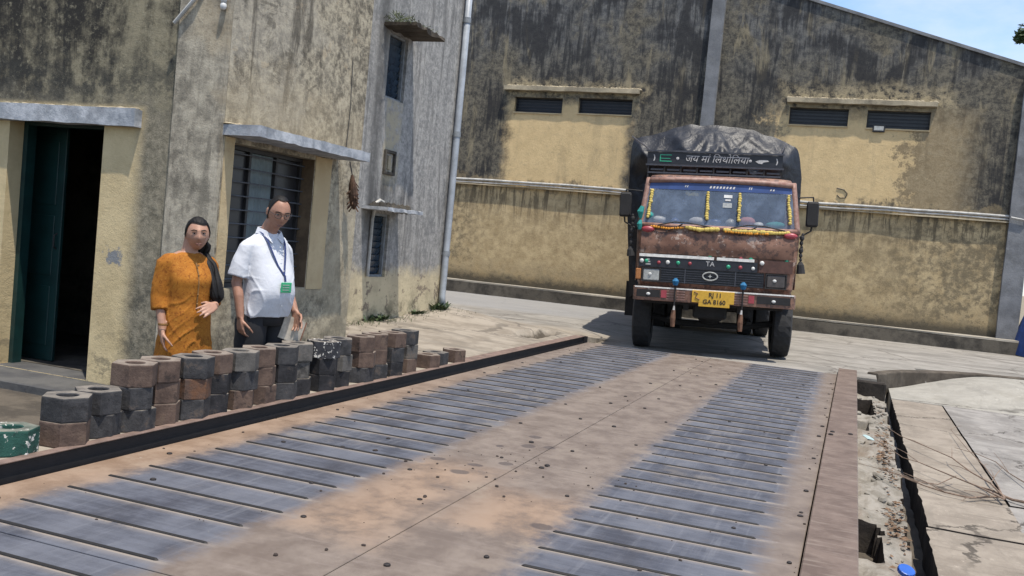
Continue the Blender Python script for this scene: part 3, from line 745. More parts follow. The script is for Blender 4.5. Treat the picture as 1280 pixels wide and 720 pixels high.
# ------------------------------------------------------------------ warehouse across the road
XF = 22.6
wh = thing("warehouse", "big weathered tan and black-stained warehouse with a sloping gable behind the truck", "warehouse", (XF, 4, 0))
whM = Matrix.Translation((-XF, -4, 0))
def wpart(mb, name, m, parent=wh, **kw): return mb.xf(whM).build(name, m, parent, **kw)
HOLES = [(7.34, 8.62, 4.72, 5.10), (5.55, 6.92, 4.75, 5.13), (0.54, 1.83, 4.70, 5.09), (-1.17, 0.14, 4.69, 5.09)]
b = MB(); P_ = lambda s, z, d: (XF + d, s, z)
wall(b, -3.2, 24.0, -0.3, 6.0, HOLES, P_, 0.25)
roofz = lambda y: 7.015 + 0.311 * y if y < 10.4 else 7.015 + 0.311 * (20.8 - y)
poly = [(-3.2, 6.0), (24.0, 6.0), (24.0, roofz(24.0)), (10.4, roofz(10.4)), (-3.2, roofz(-3.2))]
b.add([(XF, y, z) for y, z in poly] + [(XF + .25, y, z) for y, z in poly], [(4, 3, 2, 1, 0), (5, 6, 7, 8, 9)])
b.quad((XF + .25, -3.2, -.3), (XF + 16, -3.2, -.3), (XF + 16, -3.2, roofz(-3.2)), (XF + .25, -3.2, roofz(-3.2)))
b.quad((XF + .25, 24, -.3), (XF + 16, 24, -.3), (XF + 16, 24, roofz(24)), (XF + .25, 24, roofz(24)))
b.quad((XF + 16, -3.2, -.3), (XF + 16, 24, -.3), (XF + 16, 24, 6), (XF + 16, -3.2, 6))
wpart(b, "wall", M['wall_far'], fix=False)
b = MB()
b.prism([(-3.42, roofz(-3.42) + .001), (10.4, roofz(10.4) + .001), (24.2, roofz(24.2) + .001), (24.2, roofz(24.2) + .07), (10.4, roofz(10.4) + .07), (-3.42, roofz(-3.42) + .07)], lambda a, c, d: (XF + d, a, c), -0.05, 16.2)
wpart(b, "roof", M['grey_pil'])
for (y0, y1, z1) in ((3.53, 3.83, roofz(3.6) - .02), (-3.34, -2.93, roofz(-3.2) - .03)):
    b = MB(); rough_slab(b, XF - 0.14, XF - 0.002, y0, y1, 0.0, 1.0, 0.0)
    b = MB(); n = 14
    b.rings([[(XF - .14 + .006 * fbm(i, y0), y0 + .012 * fbm(i * .7, 3), z), (XF - .14 + .006 * fbm(i, y1), y1 + .012 * fbm(i * .7, 9), z), (XF - .002, y1 + .012 * fbm(i * .7, 9), z), (XF - .002, y0 + .012 * fbm(i * .7, 3), z)] for i, z in [(i, 0.0 + z1 * i / n) for i in range(n + 1)]])
    wpart(b, "pilaster", M['grey_pil'])
# blank pilaster end return of the right gable corner
for i, (a, c, z0, z1) in enumerate(HOLES):
    f = MB(); e = 0.03
    for (s0, s1, q0, q1) in ((a, c, z0, z0 + e), (a, c, z1 - e, z1), (a, a + e, z0 + e, z1 - e), (c - e, c, z0 + e, z1 - e)):
        f.box(XF + .10, XF + .14, s0 + .001, s1 - .001, q0 + .001, q1 - .001)
    wf = wpart(f, "window", M['dark_steel'])
    p_ = MB(); p_.quad((XF + .16, a + .002, z0 + .002), (XF + .16, c - .002, z0 + .002), (XF + .16, c - .002, z1 - .002), (XF + .16, a + .002, z1 - .002))
    wpart(p_, "pane", M['slate'], wf, fix=False)
    l_ = MB()
    for q in range(4):
        zz = z0 + (z1 - z0) * (q + 1) / 5
        l_.tube([(XF + .09, a + .01, zz), (XF + .09, c - .01, zz)], 0.008, 5)
    wpart(l_, "grille", M['dark_steel'], wf)
    s_ = MB(); rough_slab(s_, XF - .03, XF + .09, a - .01, c + .01, z0 - .035, z0 - .002, .006, 10, 'y')
    wpart(s_, "sill", M['ochre'], wf)
for (y0, y1, z0, m_) in ((5.38, 8.90, 5.26, 'ledge_dirty'), (-1.28, 1.90, 5.19, 'ledge_dirty')):
    b = MB(); rough_slab(b, XF - .15, XF - .002, y0, y1, z0, z0 + .10, 0.015, 40, 'y')
    wpart(b, "window_ledge", M[m_])
    b = MB()
    for q in range(260):
        y = y0 + (y1 - y0) * rr.random(); h = rr.uniform(.012, .05)
        b.ball((XF - rr.uniform(.0, .09), y, z0 + .095), (rr.uniform(.03, .06), rr.uniform(.03, .07), h), 6, 4)
    stuff(wpart(b, "debris", M['ledge_dirty']))
# pipes along the wall
b = MB()
for dz, r_, dx in ((0.0, .028, .05), (-.075, .022, .045)):
    b.tube([(XF - dx, 12.0 - 15.0 * t / 30, 2.93 + dz + .025 * fbm(t * .35, dz * 9)) for t in range(31)], r_, 8)
wpart(b, "wall_pipe", M['pipe_white'])
b = MB(); b.tube([(XF - .18, -2.95, 2.9), (XF - .18, -3.22, 2.86), (XF - .18, -3.27, 2.95), (XF - .18, -3.29, 3.6)], .018, 8)
wpart(b, "conduit", M['pipe_white'])
b = MB(); rough_slab(b, XF - .10, XF - .001, -2.94, 12.0, 2.79, 2.815, .012, 60, 'y')
wpart(b, "string_course", M['ledge_dirty'])
b = MB(); b.box(XF - .05, XF - .001, -0.26, 0.0, 4.60, 4.76)
lb = wpart(b, "lamp_box", M['dark_steel'], bevel=.006)
b = MB(); b.box(XF - .056, XF - .051, -0.23, -0.03, 4.635, 4.73); wpart(b, "lamp_glass", M['lampbox'], lb)
# black hook-like cable end on the right bay
b = MB(); b.tube([(XF - .008, .62, 3.30), (XF - .010, .46, 3.27), (XF - .010, .38, 3.18), (XF - .010, .42, 3.09), (XF - .010, .53, 3.08), (XF - .010, .60, 3.14)], .010, 6)
wpart(b, "loose_cable", M['dark_steel'])
# raised plinth at the foot of the wall
b = MB(); rough_slab(b, XF - .36, XF - .002, -3.36, 22.0, -0.3, 0.265, 0.028, 120, 'y')
struct(b.build("plinth", M['plinth']))
b = MB(); rough_slab(b, XF - .352, XF - .004, -3.35, 22.0, 0.262, 0.302, 0.016, 120, 'y')
struct(b.build("plinth_top", M['plinth_top']))

M['reveal_shadow'] = simple("reveal_shadow_brown", (0.17, 0.115, 0.068), .85, 0, .4, 8)  # jamb shadow put into the colour, the reveal itself is ochre
# ------------------------------------------------------------------ office building on the left
of = thing("office_building", "stained grey plaster office with dark doorway and barred window behind two people", "building", (6.2, 4.8, -0.25))
ofM = Matrix.Translation((-6.2, -4.8, 0.25))
def opart(mb, name, m, parent=of, **kw): return mb.xf(ofM).build(name, m, parent, **kw)
XD, YW, XE, YB, XB, TOP = 6.2, 4.8, 8.38, 5.9, 13.05, 6.4
b = MB(); wall(b, YW + .48, 15.0, -0.6, TOP, [(6.0, 7.05, -0.15, 2.03)], lambda s, z, d: (XD + d, s, z), 0.25)
opart(b, "door_wall", M['wall_door'], fix=False)
b = MB(); wall(b, XD + .30, XE, -0.6, TOP, [], lambda s, z, d: (s, YW + d, z), 0.25) if False else wall(b, XD + .004, XE, -0.6, TOP, [(6.35, 7.55, 0.75, 1.94)], lambda s, z, d: (s, YW + d, z), 0.25)
b.quad((XE, YW, -.6), (XE, YB, -.6), (XE, YB, TOP), (XE, YW, TOP))
opart(b, "front_wall", M['wall_office'], fix=False)
b = MB(); wall(b, XE, XB, -0.6, TOP, [(10.79, 11.30, 3.07, 3.91), (10.77, 11.20, 0.74, 1.57)], lambda s, z, d: (s, YB + d, z), 0.22)
b.quad((XB, YB, -.6), (XB, 15, -.6), (XB, 15, TOP), (XB, YB, TOP)); b.quad((XD, 15, -.6), (XB, 15, -.6), (XB, 15, TOP), (XD, 15, TOP))
opart(b, "stair_wall", M['wall_back'], fix=False)
b = MB(); n = 24
b.rings([[(6.155 + .006 * fbm(z, 1), YW - .002 + .004 * fbm(z * 2, 7), z), (6.155 + .006 * fbm(z, 4), YW + .475 + .01 * fbm(z * 1.4, 2), z), (6.30, YW + .475, z), (6.205, YW + .002, z)] for z in [-.6 + (TOP + .6) * i / n for i in range(n + 1)]])
opart(b, "corner_pillar", M['wall_pillar'])
b = MB(); b.prism([(XD - .1, YW - .1), (XE + .1, YW - .1), (XE + .1, YB - .1), (XB + .1, YB - .1), (XB + .1, 15.1), (XD - .1, 15.1)], lambda x, y, d: (x, y, d), TOP + .001, TOP + .15)
opart(b, "roof", M['plinth'])
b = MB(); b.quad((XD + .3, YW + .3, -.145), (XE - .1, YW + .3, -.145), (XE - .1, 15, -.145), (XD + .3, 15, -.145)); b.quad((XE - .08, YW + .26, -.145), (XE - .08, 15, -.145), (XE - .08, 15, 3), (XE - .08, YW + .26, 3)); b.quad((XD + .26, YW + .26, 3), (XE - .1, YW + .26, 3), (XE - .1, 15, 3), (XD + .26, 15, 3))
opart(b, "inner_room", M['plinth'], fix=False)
# painted surround of the window and the door
b = MB(); b.box(6.225, 6.346, YW - .006, YW + .001, .70, 1.975); opart(b, "window_surround", M['ochre'])
b = MB(); b.box(7.56, 7.84, YW - .007, YW + .001, .735, 1.975); opart(b, "window_surround", M['ochre'])
b = MB(); b.box(7.5505 - .004, 7.5505, YW + .002, YW + .15, .752, 1.938)
opart(b, "window_reveal", M['reveal_shadow'])
# barred window
f = MB(); e = .035; y0, y1 = YW + .13, YW + .17
for (a, c, z0, z1) in ((6.351, 7.545, .751, .751 + e), (6.351, 7.545, 1.939 - e, 1.939), (6.351, 6.351 + e, .787, 1.903), (7.545 - e, 7.545, .787, 1.903), (6.74, 6.77, .787, 1.903), (7.13, 7.16, .787, 1.903)):
    f.box(a, c, y0, y1, z0, z1)
ow = opart(f, "window", M['dark_steel'])
for (a, c, m_) in ((6.387, 6.739, 'pane_dark'), (6.771, 7.129, 'curtain'), (7.161, 7.509, 'pane_dark')):
    p_ = MB(); p_.grid(14, 6, lambda u, v: (a + (c - a) * u, YW + .16 + (.006 * math.sin(u * 40) if m_ == 'curtain' else 0) + .02 * 0, .79 + 1.11 * v))
    opart(p_, "curtain" if m_ == 'curtain' else "pane", M[m_], ow, fix=False)
for q in range(10):
    zz = .75 + 1.19 * (q + .6) / 10.2
    l_ = MB(); l_.tube([(6.36, YW + .105, zz), (6.95, YW + .105, zz + .004), (7.54, YW + .105, zz)], .0065, 6)
    opart(l_, "grille_bar", M['bar_grey'], ow)
# projecting shades
b = MB(); rough_slab(b, 6.19, 7.94, 4.45, YW + .0, 1.985, 2.07, .009, 40, 'x'); opart(b, "window_shade", M['shade_slab'])
b = MB(); rough_slab(b, 6.115, XD - .001, 5.615, 9.0, 2.0, 2.145, .009, 50, 'y'); opart(b, "door_shade", M['shade_slab'])
# plaster lump line above the shades
b = MB()
for q in range(70):
    b.ball((rr.uniform(6.2, 7.9), YW - rr.uniform(0, .05), 2.075), (rr.uniform(.02, .06), rr.uniform(.02, .05), rr.uniform(.008, .025)), 6, 4)
for q in range(40):
    b.ball((XD - rr.uniform(0, .04), rr.uniform(5.65, 7.6), 2.148), (rr.uniform(.01, .04), rr.uniform(.02, .06), rr.uniform(.006, .015)), 6, 4)
stuff(opart(b, "debris", M['ledge_dirty']))
# door: one green leaf shut, the other half standing open on the dark room
b = MB(); b.box(XD + .15, XD + .245, 7.0, 7.049, -.149, 2.029); b.box(XD + .15, XD + .245, 6.001, 6.03, -.149, 2.029); b.box(XD + .15, XD + .245, 6.031, 6.999, 1.985, 2.029)
df = opart(b, "door_frame", M['green_door'])
b = MB(); b.box(XD + .455, XD + .49, 6.86, 7.42, -.14, 2.02)
for (z0, z1) in ((.0, .55), (.65, 1.2), (1.3, 1.88)): b.box(XD + .448, XD + .456, 6.94, 7.32, z0, z1)
dl = opart(b, "door_leaf", M['green_door'], bevel=.004)
b = MB(); b.tube([(XD + .454, 6.90, .9), (XD + .42, 6.90, .92), (XD + .42, 6.90, 1.02), (XD + .454, 6.90, 1.04)], .008, 6); opart(b, "handle", M['dark_steel'], dl)
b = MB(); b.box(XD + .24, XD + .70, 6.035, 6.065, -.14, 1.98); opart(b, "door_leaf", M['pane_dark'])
b = MB(); b.box(5.72, XD - .002, 5.62, 9.0, -.6, -.152); b.box(XD - .002, XD + .3, 6.001, 7.049, -.4, -.1465); opart(b, "porch_step", M['porch'], bevel=.01)
# stair block windows
for (a, c, z0, z1, nb) in ((10.79, 11.30, 3.07, 3.91, 9), (10.77, 11.20, .74, 1.57, 9)):
    f = MB(); e = .03
    for (s0, s1, q0, q1) in ((a, c, z0, z0 + e), (a, c, z1 - e, z1), (a, a + e, z0 + e, z1 - e), (c - e, c, z0 + e, z1 - e)):
        f.box(s0 + .001, s1 - .001, YB + .04, YB + .08, q0 + .001, q1 - .001)
    wf = opart(f, "window", M['steel_grey'])
    for q in range(nb):
        zz = z0 + .035 + (z1 - z0 - .07) * (q + .5) / nb
        l_ = MB(); l_.box(a + .032, c - .032, -.042, .042, -.003, .003)
        Mx = Matrix.Translation((0, YB + .09, zz)) @ Matrix.Rotation(R(-74), 4, 'X')
        l_.xf(Mx); opart(l_, "louvre", M['pane_blue'], wf)
    p_ = MB(); p_.quad((a, YB + .15, z0), (c, YB + .15, z0), (c, YB + .15, z1), (a, YB + .15, z1)); opart(p_, "pane", M['black'], wf, fix=False)
b = MB(); rough_slab(b, 10.60, 11.42, 5.44, YB - .001, 3.93, 3.975, .028, 16, 'x'); us = opart(b, "window_shade", M['kerb'])
b = MB()
for q in range(260):
    x = rr.uniform(10.55, 11.3); y = rr.uniform(5.5, 5.88); z = 3.98 + rr.uniform(0, .1) * (1 if y > 5.65 else .4)
    a = rr.uniform(0, 6.3); l = rr.uniform(.05, .14)
    b.tube([(x, y, z), (x + l * math.cos(a), y + l * math.sin(a) * .5, z + rr.uniform(-.05, .07))], .004, 3, False)
stuff(opart(b, "dry_grass", M['weed'], us))
b = MB(); rough_slab(b, 10.42, 11.42, 5.52, YB - .001, 1.605, 1.65, .012, 16, 'x'); ls = opart(b, "window_shade", M['shade_slab'])
b = MB()
for q in range(60):
    b.ball((rr.uniform(10.6, 11.3), rr.uniform(5.7, 5.88), 1.66), (rr.uniform(.03, .07), rr.uniform(.03, .06), rr.uniform(.02, .07)), 6, 4)
stuff(opart(b, "debris", M['plinth'], ls))
b = MB(); b.tube([(10.68, YB - .03, .75), (10.68, YB - .03, 1.5), (10.70, YB - .05, 1.70), (10.78, YB - .06, 1.74), (10.9, YB - .05, 1.72)], .022, 8); opart(b, "cable_conduit", M['pipe_white'])
f = MB()
for (s0, s1, q0, q1) in ((10.88, 11.18, 2.09, 2.13), (10.88, 11.18, 2.37, 2.41), (10.88, 10.92, 2.13, 2.37), (11.14, 11.18, 2.13, 2.37)): f.box(s0, s1, YB - .035, YB - .001, q0, q1)
vb = opart(f, "vent_frame", M['plinth'], bevel=.004)
b = MB(); b.box(10.99, 11.07, YB - .02, YB - .001, 2.16, 2.34); opart(b, "vent_plate", M['ledge_dirty'], vb)
b = MB(); b.tube([(12.98, YB - .07, 6.2), (12.98, YB - .07, 3.0), (12.97, YB - .07, .45), (12.96, YB - .10, .30)], .05, 12); dp = opart(b, "downpipe", M['pipe'], smooth=True)
for zz in (1.1, 2.9, 4.6):
    b = MB(); b.tube([(12.98, YB - .07, zz - .04), (12.98, YB - .07, zz + .04)], .058, 12); b.box(12.96, 13.0, YB - .03, YB - .001, zz - .02, zz + .02); opart(b, "pipe_clip", M['steel_grey'], dp)
b = MB(); b.tube([(6.13, 5.30, 2.84), (6.13, 5.10, 3.05), (6.13, 4.98, 3.3)], .016, 8); opart(b, "bent_conduit", M['pipe_white'])
b = MB(); b.tube([(6.14, 4.84, 3.06), (6.13, 4.84, 3.0)], [.02, .024], 8); b.ball((6.13, 4.84, 2.975), (.026, .026, .032), 10, 8); opart(b, "lamp_bulb", M['white_metal'], smooth=True)
b = MB(); b.tube([(8.05, YW - .01, 3.0), (8.08, YW - .012, 2.5), (8.06, YW - .012, 2.1)], .0035, 5); opart(b, "cable", M['dark_steel'])

# bundle hanging under the window shade
hb = thing("hanging_bundle", "dried brown bundle hanging on a cord from the end of the window shade", "bundle", (8.10, 4.70, 1.66))
b = MB(); b.tube([(-.06, .02, .325), (-.04, .0, .22), (0, 0, .14)], .006, 5); b.build("cord", M['dark_steel'], hb)
b = MB(); b.tube([(-.03, 0, .20), (-.01, 0, .12), (.02, 0, .02), (.05, 0, -.08), (.06, 0, -.13)], [.012, .035, .05, .04, .012], 10)
for q in range(40):
    t_ = rr.uniform(-.1, .16); a = rr.uniform(0, 6.3)
    b.tube([(.03 - .2 * t_, 0, t_), (.03 - .2 * t_ + .06 * math.cos(a), .06 * math.sin(a), t_ - .07)], .005, 4, False)
b.build("husk", M['husk'], hb)

# weeds along the foot of the stair block
def weed(x, y, z, n, h, lab, cat="weed"):
    t_ = bpy.data.objects.new("weed", None)
    b = MB()
    for q in range(n):
        a = rr.uniform(0, 6.3); l = h * rr.uniform(.5, 1.1); w = .012 + .02 * rr.random(); d = rr.uniform(.05, .16)
        px_, py_ = x + rr.gauss(0, .12), y - abs(rr.gauss(0, .05))
        p0 = Vector((px_, py_, z)); p1 = p0 + Vector((d * .4 * math.cos(a), d * .4 * math.sin(a), l * .6)); p2 = p0 + Vector((d * math.cos(a), d * math.sin(a), l))
        s_ = Vector((-math.sin(a), math.cos(a), 0)) * w
        b.add([p0 - s_ * .4, p0 + s_ * .4, p1 + s_, p1 - s_, p2], [(0, 1, 2, 3), (3, 2, 4)])
    o = b.build("weed_tuft", M['leaf'], fix=False)
    return tag(o, lab, cat)
for (x, n, h, lab) in ((8.75, 60, .16, "green weed tuft at the near end of the stair block wall"), (9.6, 36, .09, "low sparse weeds between the wall corner and the lower louvred window"), (11.0, 50, .10, "weeds at the wall foot under the lower louvred window"), (12.2, 34, .07, "small weeds halfway between the louvred window and the downpipe"), (12.93, 60, .12, "green weeds around the foot of the downpipe")):
    weed(x, YB - .03, gz(x, YB - .05) - .01, n, h, lab)
b = MB()
for q in range(500):
    x = rr.uniform(8.5, 13.6); y = 5.85 - abs(rr.gauss(0, .12)) if x < 13 else rr.uniform(5.4, 6.4)
    z = gz(x, y); a = rr.uniform(0, 6.3); l = rr.uniform(.02, .05)
    b.add([(x - .008, y, z), (x + .008, y, z), (x + .02 * math.cos(a), y + .02 * math.sin(a), z + l)], [(0, 1, 2)])
stuff(b.build("grass", M['weed'], fix=False))

# ------------------------------------------------------------------ hexagonal test weights
def weight_mesh(r, h, hole, name):
    b = MB(); n = 36
    def hexr(a):
        a = (a % (math.pi / 3)) - math.pi / 6
        return r * math.cos(math.pi / 6) / math.cos(a)
    A = [2 * math.pi * i / n for i in range(n)]
    ro = []
    for (k_, z) in ((.985, 0), (1, .006), (1, h - .006), (.985, h)):
        ro.append([(hexr(a) * k_ * math.cos(a), hexr(a) * k_ * math.sin(a), z) for a in A])
    for (rad, z) in ((hole + .004, h), (hole, h - .005), (hole * .96, .05)):
        ro.append([(rad * math.cos(a), rad * math.sin(a), z) for a in A])
    b.rings(ro)
    # lifting bar across the hole
    b.tube([(-hole, 0, h - .035), (0, 0, h - .03), (hole, 0, h - .035)], .009, 8)
    return b.mesh(name)
def weight_mat(name, c, c2, chips):
    t = NT(name); o = t.obj(); r_ = t.rnd()
    off = t.n("ShaderNodeVectorMath"); off.operation = 'ADD'; t.put(off.inputs[0], o); t.put(off.inputs[1], t.comb(t.mul(r_, 17.0), t.mul(r_, 5.0), t.mul(r_, 9.0)))
    o2 = off.outputs[0]
    n = t.noise(o2, 11, 6, 0.65); f = t.noise(o2, 60, 5, 0.7)
    col = t.mix(t.ss(n, .35, .65), c, c2)
    col = t.mix(t.mul(t.ss(f, .58, .7), .4), col, tuple(q * 1.7 for q in c))
    sm_ = t.ss(t.noise(o2, 5.5, 7, .75), .56, .66)
    col = t.mix(t.mul(sm_, .55), col, (0.12, 0.085, 0.06))
    dk_ = t.ss(t.noise(o2, 8.0, 6, .7), .44, .36)
    col = t.mix(t.mul(dk_, .6), col, (0.012, 0.011, 0.011))
    ed = t.n("ShaderNodeNewGeometry")
    x, y, z = t.sep(o); dust = t.sep(ed.outputs['Normal'])[2]
    col = t.mix(t.mul(t.ss(dust, .6, .95), t.add(.25, t.mul(t.ss(n, .3, .7), .5))), col, (0.25, 0.22, 0.185))
    if chips: col = t.mix(t.ss(t.noise(o2, chips, 4, .6), .60, .635), col, (0.62, 0.60, 0.55))
    t.bump(t.add(f, n), .6, .006)
    return t.done(col, .72, 0, .35)
WM = {'g': weight_mat("weight_grey_iron", (0.024, 0.024, 0.026), (0.055, 0.054, 0.056), 0), 'b': weight_mat("weight_brown_paint", (0.070, 0.046, 0.036), (0.125, 0.084, 0.064), 0),
      'd': weight_mat("weight_dark_iron", (0.011, 0.011, 0.013), (0.030, 0.029, 0.032), 0), 'o': weight_mat("weight_rust_orange", (0.14, 0.066, 0.034), (0.085, 0.055, 0.043), 0),
      'p': weight_mat("weight_pale_grey", (0.065, 0.061, 0.056), (0.115, 0.107, 0.098), 0), 'x': weight_mat("weight_green_splashed", (0.012, 0.055, 0.042), (0.02, 0.08, 0.062), 26), 's': weight_mat("weight_dark_spotted", (0.022, 0.023, 0.028), (0.045, 0.046, 0.052), 34)}
CN = {'g': 'grey', 'b': 'brown', 'd': 'blackish', 'o': 'rust-orange', 'p': 'pale grey', 'x': 'green white-spattered', 's': 'black white-flecked'}
ORD = ['', 'first', 'second', 'third', 'fourth', 'fifth', 'sixth', 'seventh', 'eighth', 'ninth', 'tenth', 'eleventh', 'twelfth', 'thirteenth', 'fourteenth', 'fifteenth', 'sixteenth']
WH = .127
wmesh = {k_: weight_mesh(.130, WH, .053, "test_weight") for k_ in WM}
for k_, me in wmesh.items(): me.materials.append(WM[k_])
STACKS = [(3.50, 'x'), (3.80, 'bg'), (4.05, 'gg'), (4.29, 'ggb'), (4.53, 'bbb'), (4.78, 'gog'), (5.02, 'ddb'), (5.26, 'bgp'), (5.50, 'bbb'), (5.745, 'gdg'), (5.99, 'dpp'), (6.30, 'dds'), (6.565, 'dpg'), (6.91, 'gbb'), (7.19, 'gbb'), (7.45, 'dgb'), (7.77, 'bpg'), (8.22, 'b'), (8.475, 'g'), (8.87, 'b')]
for i, (x, st_) in enumerate(STACKS):
    yb = 3.795 + (.03 if i % 2 == 0 else 0) + rr.uniform(-.008, .008)
    a0 = R(30) + R(rr.uniform(-9, 9))
    for j, ch in enumerate(st_):
        o = bpy.data.objects.new("test_weight", wmesh[ch]); COL.objects.link(o)
        o.location = (x + rr.uniform(-.008, .008), yb + rr.uniform(-.010, .010), .0755 + j * (WH + .0008))
        o.rotation_euler = (0, 0, a0 + R(rr.uniform(-6, 6)) + (R(30) if (i + j) % 5 == 3 else 0))
        if i == 0: lab = "green white-spattered hexagonal iron weight alone at the near end of the row"
        elif i >= 17: lab = ["lone brown hexagonal iron weight right after the last tall stack", "lone grey hexagonal iron weight between two lone brown ones", "lone brown hexagonal iron weight farthest along the ledge"][i - 17]
        else:
            lv = {2: ['bottom', 'top'], 3: ['bottom', 'middle', 'top']}[len(st_)][j]
            lab = f"{CN[ch]} hexagonal iron weight, {lv} of the {ORD[i]} stack after the green weight"
        tag(o, lab, "weight", "hexagonal test weights on the ledge")

# ------------------------------------------------------------------ dry branch on the slabs
br = MB()
def twig(pts, r0, r1):
    n = len(pts); r0 *= .6; r1 *= .6; br.tube(pts, [r0 + (r1 - r0) * i / (n - 1) for i in range(n)], 6)
    for i in range(1, n):
        if rr.random() < .7:
            p = Vector(pts[i]); d = (Vector(pts[i]) - Vector(pts[i - 1])).normalized()
            q = d + Vector((rr.uniform(-.6, .6), rr.uniform(-.6, .6), rr.uniform(0, .4)))
            l = rr.uniform(.12, .35); br.tube([p, p + q * l * .5, p + q * l + Vector((0, 0, -.02))], [r1 * 1.1, r1 * .9, r1 * .5], 5)
twig([(7.2, -2.0, -0.17), (7.45, -1.6, -0.17), (7.64, -1.31, -0.18), (7.71, -1.24, -0.19), (7.78, -1.2, -0.19)], .022, .016)
twig([(7.78, -1.2, -0.19), (7.69, -1.09, -0.19), (7.53, -0.94, -0.19), (7.58, -0.78, -0.19), (7.7, -0.65, -0.19), (7.84, -0.54, -0.19)], .016, .006)
twig([(7.58, -1.17, -0.17), (7.75, -1.01, -0.14), (7.95, -0.89, -0.14), (8.16, -0.77, -0.14), (8.39, -0.64, -0.14), (8.49, -0.52, -0.14)], .012, .005)
twig([(7.62, -1.18, -0.17), (7.96, -1.12, -0.14), (8.31, -1.02, -0.14), (8.86, -0.93, -0.14), (9.26, -0.75, -0.14), (9.66, -0.55, -0.14)], .012, .005)
twig([(7.58, -1.17, -0.17), (8.13, -1.17, -0.14), (8.7, -1.16, -0.14), (9.52, -1.12, -0.15), (10.88, -1.1, -0.18)], .010, .004)
twig([(7.45, -1.6, -0.17), (8.0, -1.48, -0.16), (8.38, -1.42, -0.17), (8.82, -1.37, -0.19), (9.29, -1.33, -0.19), (9.58, -1.21, -0.19), (9.76, -1.04, -0.19)], .010, .004)
twig([(8.08, -0.89, -0.15), (7.84, -0.75, -0.19), (7.82, -0.61, -0.19), (7.89, -0.5, -0.19)], .008, .004)
tag(br.build("dry_branch", M['twig']), "dry leafless branch fanned out across the concrete slabs on the right", "branch")
# odds and ends in the rubble strip
b = MB(); b.tube([(0, 0, 0), (0, 0, .022), (0, 0, .024)], [.042, .042, .038], 18)
for q in range(18):
    a = 2 * math.pi * q / 18; b.box(-.002, .002, -.002, .002, .002, .02, Matrix.Translation((.0425 * math.cos(a), .0425 * math.sin(a), 0)))
o = b.build("plastic_lid", simple("blue_plastic", (0.02, 0.10, 0.42), .35, 0, .2, 9, 0.05), loc=(5.28, -.40, -.18)); o.rotation_euler = (R(12), R(-22), 0)
tag(o, "bright blue plastic lid lying in the rubble by the slab edge", "lid")
b = MB(); b.prism([(-.06, -.04), (.02, -.05), (.07, .0), (.03, .045), (-.05, .03)], lambda a, c, d: (a, c, d), 0, .004)
o = b.build("glass_shard", simple("pale_blue_glass", (0.42, 0.55, 0.56), .15, 0, .2, 9, 0), loc=(9.4, -.26, -.16)); o.rotation_euler = (R(8), R(-10), .4)
tag(o, "pale bluish glass shard lying on rubble beside the far beam length", "glass shard")

# blue sheet heaped past the far corner of the warehouse
b = MB()
def heap(u, v):
    a = 2 * math.pi * u; r_ = 1 - v
    z = 1.2 * (1 - r_ ** 6) * (1 + .12 * fbm(math.cos(a) * 2, math.sin(a) * 2, v * 3))
    k_ = (1 + .16 * fbm(math.cos(a) * 1.4, math.sin(a) * 1.4, 3))
    return (1.1 * r_ * math.cos(a) * k_, .95 * r_ * math.sin(a) * k_ , z + .05 * fbm(u * 30, v * 8))
b.grid(40, 14, heap)
o = b.build("tarpaulin_heap", simple("blue_tarpaulin", (0.02, 0.065, 0.25), .5, 0, .4, 6), smooth=True, loc=(22.4, -4.22, 0)); tag(o, "crumpled blue tarpaulin heap past the right end of the warehouse", "tarpaulin")
b = MB()
for q in range(5): b.box(-.6, .6, -.5, .5, q * .32, q * .32 + .30, Matrix.Translation((rr.uniform(-.05, .05), rr.uniform(-.05, .05), 0)))
o = b.build("sack_pile", simple("brown_sacking", (0.17, 0.095, 0.05), .9, 0, .4, 8), bevel=.08, seg=3, loc=(24.2, -4.3, 0)); tag(o, "brown sacks piled behind the blue tarpaulin heap", "sacks")

# tree behind the warehouse, only a twig of it reaches into view
tr = thing("tree", "leafy green tree rising behind the right end of the warehouse", "tree", (31.0, -6.55, 0))
b = MB(); b.tube([(0, 0, -.3), (.1, .1, 2.5), (0, .1, 5), (.1, 0, 7.5)], [.28, .22, .15, .06], 10)
for q in range(9):
    a = q * .7; z = 3.5 + q * .45; b.tube([(.05, .08, z), (1.1 * math.cos(a), 1.1 * math.sin(a), z + .9), (1.9 * math.cos(a), 1.9 * math.sin(a), z + 1.3)], [.09, .05, .02], 6)
b.tube([(.05, .05, 6.6), (0, 1.0, 8.0), (0, 2.3, 8.8), (0, 2.75, 8.95)], [.07, .04, .02, .008], 6)
b.build("trunk", M['bark'], tr)
b = MB()
cl = [(rr.uniform(-1.9, 1.9), rr.uniform(-1.9, 1.5), rr.uniform(4.6, 9.4), rr.uniform(.5, .9)) for q in range(30)]
cl = [c_ for c_ in cl if (c_[0] ** 2 + c_[1] ** 2) < 4.6] + [(0, 2.62, 8.92, .32), (0, 2.2, 8.75, .4), (0, 2.78, 8.72, .16)]
for (cx, cy, cz, cr) in cl:
    for q in range(150):
        v = Vector((rr.gauss(0, 1), rr.gauss(0, 1), rr.gauss(0, 1))).normalized() * cr * rr.random() ** .4
        p = Vector((cx, cy, cz)) + v; d = Vector((rr.gauss(0, 1), rr.gauss(0, 1), rr.gauss(0, .5))).normalized(); e_ = d.cross(Vector((rr.gauss(0, 1), rr.gauss(0, 1), 1))).normalized()
        l = rr.uniform(.07, .13)
        b.add([p - d * l, p + e_ * l * .4, p + d * l, p - e_ * l * .4], [(0, 1, 2, 3)])
b.build("crown", M['leaf'], tr, fix=False)

